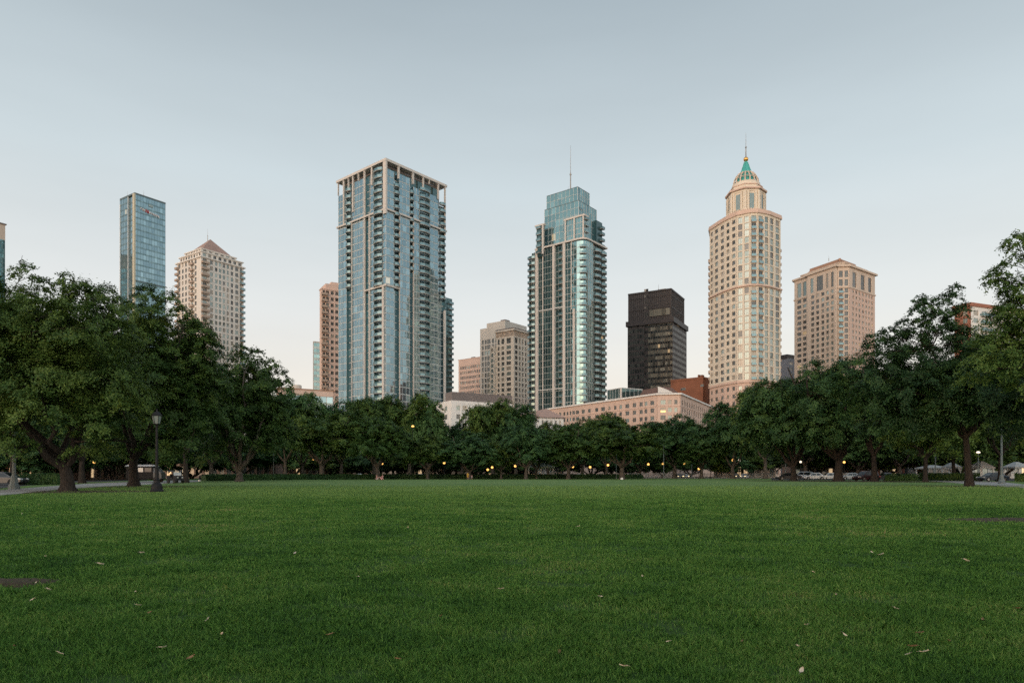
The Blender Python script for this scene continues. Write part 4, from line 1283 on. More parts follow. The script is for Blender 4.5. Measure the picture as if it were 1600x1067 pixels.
# ------------------------------------------------------------------ trees
def mat_leaf(name, dark, mid, light):
    m, N, L, P = new_mat(name)
    g = N.new('ShaderNodeNewGeometry'); oi = N.new('ShaderNodeObjectInfo'); t = N.new('ShaderNodeTexCoord')
    n = nz(N, L, t.outputs['Object'], .35, 3)
    a = N.new('ShaderNodeMath'); a.operation = 'MULTIPLY_ADD'
    L.new(g.outputs['Random Per Island'], a.inputs[0]); a.inputs[1].default_value = .30; L.new(n, a.inputs[2])
    s = N.new('ShaderNodeMath'); s.operation = 'MULTIPLY_ADD'; L.new(oi.outputs['Random'], s.inputs[0]); s.inputs[1].default_value = .30; L.new(a.outputs[0], s.inputs[2])
    r = ramp_node(N, L, s.outputs[0], [(0.36, dark), (0.74, mid), (1.0, light)])
    L.new(r.outputs[0], P.inputs['Base Color'])
    P.inputs['Roughness'].default_value = .55; P.inputs['Specular IOR Level'].default_value = .25
    tr = N.new('ShaderNodeBsdfTranslucent'); L.new(r.outputs[0], tr.inputs[0])
    ms = N.new('ShaderNodeMixShader'); ms.inputs[0].default_value = .16
    L.new(P.outputs[0], ms.inputs[1]); L.new(tr.outputs[0], ms.inputs[2])
    L.new(ms.outputs[0], N['Material Output'].inputs['Surface'])
    return m
M['leaf_oak'] = mat_leaf('oak leaves', (0.012, 0.033, 0.009), (0.042, 0.090, 0.019), (0.105, 0.165, 0.031))
M['leaf_deep'] = mat_leaf('deep green leaves', (0.011, 0.032, 0.012), (0.031, 0.078, 0.023), (0.070, 0.135, 0.033))
M['leaf_mid'] = mat_leaf('mid green leaves', (0.014, 0.042, 0.017), (0.042, 0.102, 0.032), (0.088, 0.165, 0.046))
M['leaf_light'] = mat_leaf('light green leaves', (0.022, 0.056, 0.013), (0.052, 0.108, 0.022), (0.105, 0.170, 0.034))
def mat_bark(name, c):
    m, N, L, P = new_mat(name)
    t = N.new('ShaderNodeTexCoord'); mp = N.new('ShaderNodeMapping'); mp.inputs['Scale'].default_value = (5, 5, 1.1)
    L.new(t.outputs['Object'], mp.inputs[0]); n = nz(N, L, mp.outputs[0], 2.2, 6, .65)
    r = ramp_node(N, L, n, [(0.32, [x * .45 for x in c]), (0.55, c), (0.72, [x * 1.5 for x in c])])
    L.new(r.outputs[0], P.inputs['Base Color']); P.inputs['Roughness'].default_value = .92; P.inputs['Specular IOR Level'].default_value = .2
    b = N.new('ShaderNodeBump'); b.inputs['Strength'].default_value = .8; b.inputs['Distance'].default_value = .05
    L.new(n, b.inputs['Height']); L.new(b.outputs[0], P.inputs['Normal'])
    return m
M['bark'] = mat_bark('grey brown bark', (0.040, 0.033, 0.028))
M['bark_pale'] = mat_bark('pale bark', (0.105, 0.090, 0.076))

def tubes_np(paths, sides=6):
    """paths: list of (pts (n,3), radii (n,)); returns verts, quads"""
    V, Q, b = [], [], 0
    ang = np.arange(sides) * 2 * np.pi / sides
    for pts, rad in paths:
        pts = np.asarray(pts, float); rad = np.asarray(rad, float); n = len(pts)
        d = np.gradient(pts, axis=0); d /= np.linalg.norm(d, axis=1, keepdims=True) + 1e-9
        ref = np.where(np.abs(d[:, 2:3]) > .9, np.array([[1., 0, 0]]), np.array([[0, 0, 1.]]))
        a = np.cross(d, ref); a /= np.linalg.norm(a, axis=1, keepdims=True) + 1e-9; c = np.cross(d, a)
        for i in range(1, n):      # keep rings from twisting
            if np.dot(a[i], a[i - 1]) < 0: a[i] = -a[i]; c[i] = -c[i]
        ring = pts[:, None, :] + rad[:, None, None] * (a[:, None, :] * np.cos(ang)[None, :, None] + c[:, None, :] * np.sin(ang)[None, :, None])
        V.append(ring.reshape(-1, 3))
        i = np.arange(n - 1)[:, None] * sides; k = np.arange(sides)[None]; k2 = (k + 1) % sides
        Q.append((np.stack([i + k, i + k2, i + sides + k2, i + sides + k], -1) + b).reshape(-1, 4)); b += n * sides
    return np.concatenate(V), np.concatenate(Q)

def bez(p0, p1, p2, n):
    t = np.linspace(0, 1, n)[:, None]
    return (1 - t) ** 2 * p0 + 2 * t * (1 - t) * p1 + t ** 2 * p2

def leaf_mesh(name, pos, nrm, size, rng, mat, aspect=.5):
    N_ = len(pos)
    nrm = nrm / (np.linalg.norm(nrm, axis=1, keepdims=True) + 1e-9)
    r = rng.normal(size=(N_, 3)); t = np.cross(nrm, r); t /= np.linalg.norm(t, axis=1, keepdims=True) + 1e-9
    b = np.cross(nrm, t); s = size[:, None]
    fold = nrm * s * .12
    v = np.stack([pos - t * s, pos - t * s * .1 + b * s * aspect + fold, pos + t * s, pos - t * s * .1 - b * s * aspect + fold], 1).reshape(-1, 3)
    q = np.arange(N_ * 4).reshape(-1, 4)
    return np_mesh(name, v, [q], [mat])

def grow(seed, H, rx, ry, crown_lo, trunk_h, trunk_r, nlimb=5, nclump=60, nleaf=20000, leaf=.2, lean=(0, 0), shift=(0, 0),
         spread=.55, extra=(), low_skirt=0.0, rag=.5, clump_r=.27, twigs=60, flat=.62, splay=1.0):
    """one tree in local coordinates: returns (trunk verts, quads), (leaf pos, nrm, size). The crown is a lumpy shell of leaf clumps,
    each clump a spray of sprays, hung on limbs that fork from the trunk."""
    rng = np.random.default_rng(seed)
    zc = crown_lo + (H - crown_lo) * .45
    ru = H - zc; rd = zc - crown_lo
    C0 = np.array([shift[0], shift[1], zc])
    ph = rng.uniform(0, 6.28, 6)
    # clump centres
    d = rng.normal(size=(nclump * 6, 3)); d /= np.linalg.norm(d, axis=1, keepdims=True)
    d = d[d[:, 2] > -.75]
    keep = [0]
    for i in range(1, len(d)):           # spread them out
        if len(keep) >= nclump: break
        if np.min(np.linalg.norm(d[keep] - d[i], axis=1)) > 1.35 / math.sqrt(nclump): keep.append(i)
    d = d[keep]; K = len(d)
    az = np.arctan2(d[:, 1], d[:, 0])
    lump = 1 + .12 * np.sin(2 * az + ph[0]) + .10 * np.sin(3 * az + ph[1] + 2 * d[:, 2]) + .08 * np.sin(5 * az + ph[2] + 4 * d[:, 2])
    rad = rng.uniform(.52, .82, K) * lump
    nin = K // 4
    rad[:nin] *= .55
    mean = (rx + ry) / 2
    cen = C0 + np.stack([d[:, 0] * rx * rad, d[:, 1] * ry * rad, np.where(d[:, 2] > 0, d[:, 2] * ru, d[:, 2] * rd) * rad], 1)
    rc = clump_r * mean * rng.uniform(.7, 1.25, K)
    rc = np.minimum(rc, (H - cen[:, 2]) / flat * .8 + .3)
    if len(extra):
        ex = np.array([e[:4] for e in extra], float); cen = np.concatenate([cen, ex[:, :3]]); rc = np.concatenate([rc, ex[:, 3]]); d = np.concatenate([d, np.tile([[0, 0, .6]], (len(ex), 1))]); K = len(cen)
    # trunk and limbs
    paths = []
    top = np.array([lean[0], lean[1], trunk_h])
    tn = 7; t = np.linspace(0, 1, tn)
    tp = np.stack([lean[0] * t ** 1.4 + .06 * trunk_r * np.sin(5 * t + ph[3]) * 3 * t, lean[1] * t ** 1.4, trunk_h * t], 1)
    tr = trunk_r * (1 - .28 * t); tr[0] *= 1.42; tr[1] *= 1.08
    paths.append((tp, tr))
    paths.append((np.array([[0, 0, -.3], [0, 0, .0]]), np.array([trunk_r * 1.7, trunk_r * 1.43])))
    limbs = []
    for k in range(nlimb):
        a = 2 * math.pi * (k + rng.uniform(-.3, .3)) / nlimb + ph[4]
        el = rng.uniform(.2, .75) if k else .9
        end = C0 + np.array([math.cos(a) * rx * spread * splay, math.sin(a) * ry * spread * splay, (ru if el > 0 else rd) * (el - .15)])
        p0 = tp[-1] - np.array([0, 0, rng.uniform(0, .12) * trunk_h])
        ctrl = p0 * .45 + end * .55 + np.array([math.cos(a) * rx * .05, math.sin(a) * ry * .05, -(end[2] - p0[2]) * .22])
        pts = bez(p0, ctrl, end, 9); pts[1:-1] += rng.normal(size=(7, 3)) * .025 * mean
        rr = trunk_r * rng.uniform(.46, .64) * np.linspace(1, .25, 9)
        paths.append((pts, rr)); limbs.append((pts, rr))
    allp = np.concatenate([l[0][2:] for l in limbs]); allr = np.concatenate([l[1][2:] for l in limbs])
    for i in range(K):                       # a branch to every clump
        dd = np.linalg.norm(allp - cen[i], axis=1) + (allp[:, 2] > cen[i][2] + .5) * mean * .5
        j = int(np.argmin(dd)); p0 = allp[j]
        ctrl = (p0 + cen[i]) / 2 + rng.normal(size=3) * .06 * mean
        n = 5; pts = bez(p0, ctrl, cen[i], n); r0 = min(allr[j] * .6, trunk_r * .22)
        paths.append((pts, np.linspace(r0, max(.012, r0 * .3), n)))
        for _ in range(2):
            e = cen[i] + rng.normal(size=3) * rc[i] * np.array([.6, .6, .4])
            paths.append((bez(pts[3], (pts[3] + e) / 2 + rng.normal(size=3) * .1 * rc[i], e, 4), np.linspace(r0 * .4, .012, 4)))
    tv, tq = tubes_np(paths, 7)
    # leaves: sprays on the outside of every clump
    S = 26
    w = rc ** 2
    if len(extra): w[-len(extra):] *= np.array([e[4] if len(e) > 4 else 1.0 for e in extra])
    w /= w.sum()
    ci = rng.choice(K, size=nleaf, p=w)
    sd = rng.normal(size=(K, S, 3)); sd[:, :, 2] += .55
    sd /= np.linalg.norm(sd, axis=2, keepdims=True)
    sr = rng.uniform(.68, 1.0 + .30 * rag, (K, S))
    si = rng.integers(0, S, nleaf)
    dirs = sd[ci, si]; base = cen[ci] + dirs * (rc[ci] * sr[ci, si])[:, None] * np.array([1, 1, flat])
    g = rng.normal(size=(nleaf, 3)) * (rc[ci] * .15)[:, None] * np.array([1, 1, .5])
    g += dirs * (np.abs(rng.normal(size=nleaf)) * rc[ci] * .22)[:, None]
    pos = base + g
    hv = pos[:, :2] - cen[ci][:, :2]; pos[:, 2] -= .28 * (hv ** 2).sum(1) / rc[ci]        # boughs droop at their tips
    nrm = dirs * .8 + rng.normal(size=(nleaf, 3)) * .36 + np.array([0, 0, .38])
    size = leaf * rng.uniform(.65, 1.3, nleaf)
    ok = pos[:, 2] > 1.2
    return (tv, tq), (pos[ok], nrm[ok], size[ok])

def tree(label, x, D, seed, H, rx, group=None, leafmat='leaf_oak', bark='bark', ry=None, aspect=.5, cat='tree', name='oak_tree', z=0.0, **k):
    o = thing(name, label, cat, (x, D, z), 0, group)
    tr, lv = grow(seed, H, rx, ry or rx * .9, **k)
    add_obj('trunk', np_mesh('trunk', tr[0], [tr[1]], [M[bark]], smooth=True), o)
    add_obj('crown', leaf_mesh('crown', *lv, np.random.default_rng(seed + 5), M[leafmat], aspect), o)
    return o

def px_tree(label, px, base, seed, top, wpx, crown_lo_px, trunk_px, D=None, rx_off=0.0, boughs=(), **k):
    """tree from photo rows: base row (or depth D), crown top row, crown width in px, lowest leaves row, fork row"""
    D = D or DG(base)
    H = Zp(top, D); lo = max(1.5, Zp(crown_lo_px, D)); th = max(.8, Zp(trunk_px, D)); rx = wpx / F * D / 2
    k.setdefault('shift', (rx_off / F * D, 0))
    if boughs: k['extra'] = [((b[0] - px) / F * D, b[2], Zp(b[1], D), b[3] / F * D) + tuple(b[4:]) for b in boughs]
    return tree(label, X(px, D), D, seed, H, rx, crown_lo=lo, trunk_h=th, **k)

GN = 'large oaks along the lawn'
T1 = px_tree('broad oak with forked trunk beside the grey pole at the path', 105, 767.5, 11, 424, 290, 690, 728, rx_off=-35, trunk_r=.50, nlimb=6, nclump=62, nleaf=230000, leaf=.090, lean=(-.1, 0), group=GN, leafmat='leaf_oak', rag=.9, clump_r=.25, spread=.66,
        boughs=[(185, 600, -1, 34), (205, 640, -.5, 26), (170, 655, -1.5, 30), (150, 690, -1, 26), (195, 610, 1, 26), (120, 640, -3.5, 34), (60, 690, -3, 30), (20, 670, -3, 36), (100, 440, 0, 16, .9), (60, 438, 1, 14, .9), (40, 425, 0, 18, .9), (132, 455, 0, 16, .9), (185, 520, 0, 26), (172, 480, 0, 22)])
px_tree('oak at the edge beyond the path with boughs reaching over it', -95, 774, 12, 412, 310, 705, 712, D=49, trunk_r=.45, nlimb=6, nclump=56, nleaf=150000, leaf=.095, group=GN, rag=.9, clump_r=.25, rx_off=10)
px_tree('tall oak directly behind the black lantern post', 209, 760, 13, 455, 195, 700, 715, rx_off=34, trunk_r=.50, nlimb=6, nclump=58, nleaf=180000, leaf=.115, group=GN, leafmat='leaf_oak', rag=.9, clump_r=.25, spread=.66,
        boughs=[(165, 462, 0, 18, .9), (230, 460, 0, 18, .9), (262, 470, 0, 16, .9), (285, 495, 0, 20, .9), (310, 515, 0, 20, .9), (320, 545, 0, 22), (300, 690, -2, 26), (270, 700, -3, 24), (330, 660, -1, 26), (325, 600, 0, 26), (175, 690, -3, 26), (215, 690, -5, 24)])
px_tree('oak with pale splayed limbs standing alone at the hedge corner', 374, 752.0, 14, 548, 158, 712, 736, rx_off=10, trunk_r=.62, nlimb=7, nclump=52, nleaf=100000, leaf=.18, group=GN, leafmat='leaf_oak', bark='bark_pale', rag=.9, clump_r=.26, splay=1.25,
        boughs=[(430, 668, 0, 24), (440, 640, 0, 20), (418, 690, -1, 22), (345, 705, -2, 22), (320, 680, 0, 24), (440, 590, 0, 14, .9), (425, 570, 0, 12, .9), (400, 553, 0, 12, .9), (375, 548, 0, 12, .9)])
px_tree('dark oak filling the gap between the lantern post and the splayed oak', 290, 751, 15, 500, 120, 706, 712, D=96, trunk_r=.4, nclump=50, nleaf=50000, leaf=.2, group=GN, leafmat='leaf_deep', rag=.8, clump_r=.26)
px_tree('dark oak half hidden behind the forked oak trunk', 128, 756, 16, 520, 200, 708, 716, D=90, trunk_r=.4, nclump=50, nleaf=44000, leaf=.2, group=GN, leafmat='leaf_deep', clump_r=.26)
px_tree('oak behind the hedge near the parked car by the path', 20, 755, 17, 500, 190, 700, 716, D=92, trunk_r=.4, nclump=50, nleaf=44000, leaf=.2, group=GN, leafmat='leaf_deep', clump_r=.26)
# right side
px_tree('spreading oak with a limb low over the black car', 1240, 750, 21, 578, 150, 716, 728, D=128, rx_off=-14, trunk_r=.58, nlimb=6, nclump=50, nleaf=75000, leaf=.21, group=GN, leafmat='leaf_deep', rag=.8, clump_r=.27, splay=1.2)
px_tree('massive round crowned oak in front of the parked white cars', 1310, 750.4, 22, 549, 185, 712, 716, D=121, rx_off=-14, trunk_r=.78, nlimb=7, nclump=60, nleaf=130000, leaf=.19, group=GN, leafmat='leaf_deep', rag=.8, clump_r=.25, splay=1.2)
px_tree('oak with a straight trunk in front of the dark red parked car', 1366, 751.2, 23, 556, 130, 712, 710, D=117, trunk_r=.52, nlimb=5, nclump=46, nleaf=60000, leaf=.21, group=GN, leafmat='leaf_deep', rag=.8, clump_r=.26)
R1D = DG(759.5)
sx = lambda px, D=R1D, b=1515: (px - b) / F * D
ex1 = [(sx(px), dy, Zp(py, R1D), r) for px, py, dy, r in ((1448, 474, 0, .9), (1490, 462, .8, 1.0), (1470, 488, 0, .9), (1428, 494, -.6, 1.0), (1412, 512, 0, .9), (1392, 520, .5, .9), (1372, 530, 0, 1.0), (1356, 545, -.5, .8), (1507, 486, .5, 1.0), (1455, 505, 0, 1.1), (1440, 470, .3, .7), (1495, 450, .3, .6), (1528, 545, .5, 1.3), (1550, 548, .8, 1.4), (1502, 520, .6, 1.1), (1570, 560, .4, 1.5), (1475, 515, .2, 1.3), (1512, 530, 0, 1.6),
        (1375, 585, 0, 1.9), (1362, 620, .5, 1.9), (1392, 640, -.5, 2.0), (1375, 660, .3, 1.5), (1405, 600, 1, 2.2), (1430, 570, 0, 2.2), (1420, 540, 0, 1.7), (1440, 525, .6, 1.6), (1410, 655, -1, 1.9), (1390, 560, .6, 1.6))]
px_tree('near oak with a slim straight trunk at the edge of the path', 1515, 759.5, 24, 528, 250, 686, 676, rx_off=-4, trunk_r=.36, nlimb=6, nclump=56, nleaf=220000, leaf=.115, group=GN, leafmat='leaf_deep', rag=1.0, clump_r=.25, lean=(-.5, 0), extra=ex1)
R2D = 52.0
ex2 = [((px - 1720) / F * R2D, dy, Zp(py, R2D), r) for px, py, dy, r in ((1588, 376, 0, .8), (1572, 425, .4, .9), (1556, 436, 0, .75), (1590, 405, .2, .8), (1596, 450, 0, 1.1), (1600, 372, .3, .8), (1584, 480, -.3, 1.2), (1592, 520, 0, 1.4), (1600, 565, -.6, 1.5), (1604, 595, 0, 1.3), (1578, 455, .3, .8), (1594, 485, .8, 1.2), (1582, 520, .9, 1.2), (1560, 545, .9, 1.4), (1585, 545, 1.2, 1.7), (1600, 500, 1.0, 1.8), (1545, 575, .6, 1.2))]
px_tree('huge oak at the edge whose light green boughs hang over the path', 1720, 768, 25, 330, 240, 690, 672, D=R2D, trunk_r=.6, nlimb=6, nclump=60, nleaf=110000, leaf=.10, group=GN, leafmat='leaf_light', rag=1.0, clump_r=.22, extra=ex2)
px_tree('low oak behind the clipped hedge left of the near slim trunk', 1446, 752, 26, 596, 170, 718, 712, D=104, trunk_r=.36, nclump=50, nleaf=46000, leaf=.2, group=GN, leafmat='leaf_oak', rag=.8, clump_r=.26)
px_tree('oak above the dark blue parked car', 1563, 752, 27, 560, 190, 712, 712, D=108, trunk_r=.36, nclump=50, nleaf=46000, leaf=.2, group=GN, leafmat='leaf_oak', rag=.8, clump_r=.26)
px_tree('oak behind the white tents beyond the path', 1490, 749, 28, 632, 150, 722, 718, D=140, trunk_r=.4, nclump=50, nleaf=20000, leaf=.3, group=GN, leafmat='leaf_oak')
px_tree('oak beyond the tents at the far edge', 1620, 749, 29, 620, 150, 720, 718, D=135, trunk_r=.4, nclump=50, nleaf=20000, leaf=.3, group=GN, leafmat='leaf_deep')

# far rows: a handful of grown trees, copied and scaled
VAR = {}
def variant(i):
    if i not in VAR:
        rng = random.Random(100 + i)
        H = 14.0
        lo = (.27, .30, .24, .30, .26)[i]
        tr, lv = grow(200 + i, H, 6.6, 6.2, crown_lo=H * lo, trunk_h=H * (.2, .22, .16, .22, .18)[i], trunk_r=.42, nlimb=5 + i % 2, nclump=44, nleaf=56000, leaf=.19, rag=.7, clump_r=.28, splay=1.15)
        top_z = float(np.percentile(lv[0][:, 2], 99.5)); half = float(np.percentile(np.abs(lv[0][:, 0]), 99))
        VAR[i] = (np_mesh('trunk', tr[0], [tr[1]], [M['bark_pale']], smooth=True),
                  leaf_mesh('crown', *lv, np.random.default_rng(i), M[('leaf_mid', 'leaf_oak', 'leaf_mid', 'leaf_light', 'leaf_oak')[i]]), top_z, half)
    return VAR[i]
def far_tree(label, px, D, top, wpx, var, group, rz=0.0, name='park_tree'):
    o = thing(name, label, 'tree', (X(px, D), D, 0), rz, group)
    H = Zp(top, D); w = wpx / F * D
    t, c, tz, hw = variant(var)
    o.scale = (w / (2 * hw) * 1.06, w / (2 * hw) * 1.06, H / tz)
    add_obj('trunk', t, o); add_obj('crown', c, o)
    return o
GF = 'trees in a row along the far hedge'
for px, D, top, w, v, rz, lab in (
        (446, 152, 612, 86, 0, 1.2, 'dark tree right behind the pale splayed oak'),
        (503, 150, 640, 118, 1, 2.0, 'wide grey green tree with one stout forked trunk below the salmon tower'),
        (590, 151, 654, 92, 3, .3, 'tree with several pale upright stems by the seated person'),
        (668, 156, 682, 66, 1, 4.0, 'small tree right of the tall pole with one amber lamp'),
        (734, 158, 676, 100, 2, 2.2, 'low dome shaped tree behind the person in yellow'),
        (783, 160, 690, 60, 4, .9, 'small upright tree right of the dome shaped tree'),
        (822, 157, 664, 84, 0, 3.3, 'dark round tree left of the pale green pavilion'),
        (838, 168, 672, 66, 4, 5.1, 'tree whose trunk stands in front of the pavilion'),
        (888, 160, 668, 92, 3, 2.9, 'bright rounded tree right of the pavilion'),
        (972, 156, 660, 116, 1, 1.7, 'wide tree with a thin pale forked trunk standing forward on the lawn')):
    far_tree(lab, px, D, top, w, v, GF, rz)
GB = 'tall trees behind the far hedge'
for px, D, top, w, v, rz, lab in (
        (472, 182, 619, 84, 2, .4, 'tall dark tree below the low building with the round tank'),
        (428, 185, 640, 80, 4, 2.4, 'tree behind the splayed oak at the hedge corner'),
        (533, 186, 630, 92, 0, 3.1, 'tall tree below the left flank of the largest glass tower'),
        (585, 188, 622, 96, 4, 1.0, 'tall tree below the near corner of the largest glass tower'),
        (640, 190, 620, 88, 1, 5.0, 'tall tree behind the pole with one amber lamp'),
        (670, 186, 628, 70, 2, 2.0, 'tall tree beside the white low block'),
        (722, 192, 664, 76, 0, 4.4, 'tree in front of the white low block'),
        (770, 190, 630, 92, 4, .2, 'tall tree with gaps below the beige columned tower'),
        (806, 188, 634, 82, 2, 1.5, 'tall tree in front of the brown hipped roof'),
        (856, 192, 664, 70, 1, 3.7, 'tree at the near end of the pink hotel'),
        (910, 190, 658, 82, 0, 2.6, 'tree below the long windowed side of the pink hotel'),
        (948, 186, 650, 84, 4, 5.6, 'tree rising behind the wide forward tree'),
        (1000, 190, 662, 84, 2, .8, 'tree below the corner of the pink hotel'),
        (1054, 184, 652, 96, 0, 1.9, 'airy tree with many gaps below the narrow side of the hotel'),
        (1096, 180, 680, 80, 3, 4.2, 'low tree left of the round clipped tree at the fence'),
        (1145, 176, 632, 100, 2, 3.0, 'tall dark tree below the cream domed tower'),
        (1196, 168, 604, 100, 4, .6, 'tall dark tree behind the spreading oak at the fence'),
        (1258, 175, 640, 110, 0, 2.8, 'tree behind the parked white cars'),
        (1340, 172, 650, 110, 2, 5.3, 'tree behind the massive round crowned oak'),
        (1405, 168, 650, 100, 4, 1.3, 'tree behind the red lights of the parked cars'),
        (330, 150, 600, 110, 2, 2.1, 'tree behind the utility cart on the path'),
        (240, 145, 610, 120, 0, 4.9, 'tree behind the lantern post far beyond the path'),
        (70, 140, 600, 140, 4, .5, 'tree in front of the columned low building')):
    far_tree(lab, px, D, top, w, v, GB, rz)
far_tree('small round light green tree behind the metal fence', 1124, 186, 717, 30, 3, 'tall trees behind the far hedge', 1.0).children[1].data = leaf_mesh('crown', *grow(77, 14, 6.6, 6.2, crown_lo=4.5, trunk_h=4, trunk_r=.3, nclump=40, nleaf=9000, leaf=.5)[1], np.random.default_rng(9), M['leaf_light'])
GU = 'low trees across the street'
UL = ['pale green oak', 'deep green oak', 'dense oak', 'bushy oak']
for i, (px, D, top, w, v) in enumerate(((455, 226, 690, 90, 0), (515, 228, 694, 86, 1), (575, 226, 692, 80, 2), (628, 228, 696, 76, 4), (690, 226, 694, 84, 0), (745, 228, 698, 84, 2), (800, 227, 696, 76, 4), (868, 228, 694, 80, 3), (925, 226, 692, 84, 0), (985, 228, 696, 84, 2), (1035, 226, 694, 80, 4), (1080, 228, 692, 84, 0), (1140, 232, 694, 84, 2), (1200, 232, 690, 96, 4), (1275, 190, 676, 110, 1), (1330, 192, 680, 100, 3), (1390, 188, 678, 100, 1), (1440, 180, 672, 110, 3), (1500, 176, 676, 110, 1), (1570, 174, 668, 120, 4), (380, 176, 676, 120, 0), (300, 172, 672, 120, 2), (180, 140, 650, 140, 4), (20, 126, 650, 150, 2), (-30, 122, 640, 150, 0), (100, 124, 655, 130, 2))):
    nb = ('low building with the round tank', 'salmon tower', 'largest glass tower', 'largest glass tower corner', 'white low block', 'beige columned tower', 'brown hipped roof', 'pink hotel end', 'pink hotel middle', 'pink hotel lit window', 'pink hotel corner', 'narrow side of the pink hotel', 'domed tower', 'spreading oak', 'white parked saloon', 'massive oak trunk', 'dark hedge', 'green clipped hedge', 'near slim trunk', 'dark blue car', 'splayed oak', 'utility cart', 'hidden dark oak', 'grey pole by the left path', 'edge of the columned building', 'forked oak trunk')[i]
    o = far_tree('low shady tree across the street, by the ' + nb, px, D, top, w, v, GU, i * 1.7)
    o.scale.x *= 1.15; o.location.z -= 1.6
M_far = [(-420, 330), (-330, 300), (330, 300), (420, 330)]
# soil rings beneath the nearest trunks
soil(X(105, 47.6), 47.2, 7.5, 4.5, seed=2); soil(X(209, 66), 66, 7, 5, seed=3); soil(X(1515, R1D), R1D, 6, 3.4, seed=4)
soil(X(1300, 118), 115, 15, 9, seed=5); soil(X(1380, 112), 108, 10, 6, seed=6)  # sheets spread wide: dark earth that also stands in for tree shade
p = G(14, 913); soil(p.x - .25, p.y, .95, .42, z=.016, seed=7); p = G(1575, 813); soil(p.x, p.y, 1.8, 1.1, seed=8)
# ------------------------------------------------------------------ grass, hedges, leaves on the turf
def mat_blade():
    m, N, L, P = new_mat('grass blades')
    g = N.new('ShaderNodeNewGeometry'); t = N.new('ShaderNodeTexCoord')
    n1 = nz(N, L, t.outputs['Object'], .9, 4); n2 = nz(N, L, t.outputs['Object'], .16, 4)
    def mad(a, k, b):
        q = N.new('ShaderNodeMath'); q.operation = 'MULTIPLY_ADD'; L.new(a, q.inputs[0]); q.inputs[1].default_value = k
        if isinstance(b, float): q.inputs[2].default_value = b
        else: L.new(b, q.inputs[2])
        return q.outputs[0]
    s = mad(g.outputs['Random Per Island'], .45, mad(n1, .75, mad(n2, .75, -.48)))
    r = ramp_node(N, L, s, [(0.20, (0.026, 0.078, 0.018)), (0.38, (0.058, 0.152, 0.026)), (0.58, (0.100, 0.228, 0.040)), (0.76, (0.17, 0.265, 0.068)), (.92, (0.31, 0.26, 0.13))])
    sp = N.new('ShaderNodeSeparateXYZ'); L.new(t.outputs['Object'], sp.inputs[0])
    big = nz(N, L, t.outputs['Object'], .07, 4)
    dv = N.new('ShaderNodeMath'); dv.operation = 'DIVIDE'; L.new(mad(big, 60.0, sp.outputs['Y']), dv.inputs[0]); dv.inputs[1].default_value = 100.0
    fr = ramp_node(N, L, dv.outputs[0], [(.54, (0, 0, 0)), (.80, (.75, .75, .75))])
    mx = N.new('ShaderNodeMix'); mx.data_type = 'RGBA'
    L.new(fr.outputs[0], mx.inputs['Factor']); L.new(r.outputs[0], mx.inputs['A']); mx.inputs['B'].default_value = (0.165, 0.27, 0.082, 1)
    class R_: outputs = [mx.outputs['Result']]
    r = R_
    L.new(r.outputs[0], P.inputs['Base Color']); P.inputs['Roughness'].default_value = .6; P.inputs['Specular IOR Level'].default_value = .2
    tr = N.new('ShaderNodeBsdfTranslucent'); L.new(r.outputs[0], tr.inputs[0])
    ms = N.new('ShaderNodeMixShader'); ms.inputs[0].default_value = .3
    L.new(P.outputs[0], ms.inputs[1]); L.new(tr.outputs[0], ms.inputs[2]); L.new(ms.outputs[0], N['Material Output'].inputs['Surface'])
    return m
M['blade'] = mat_blade()
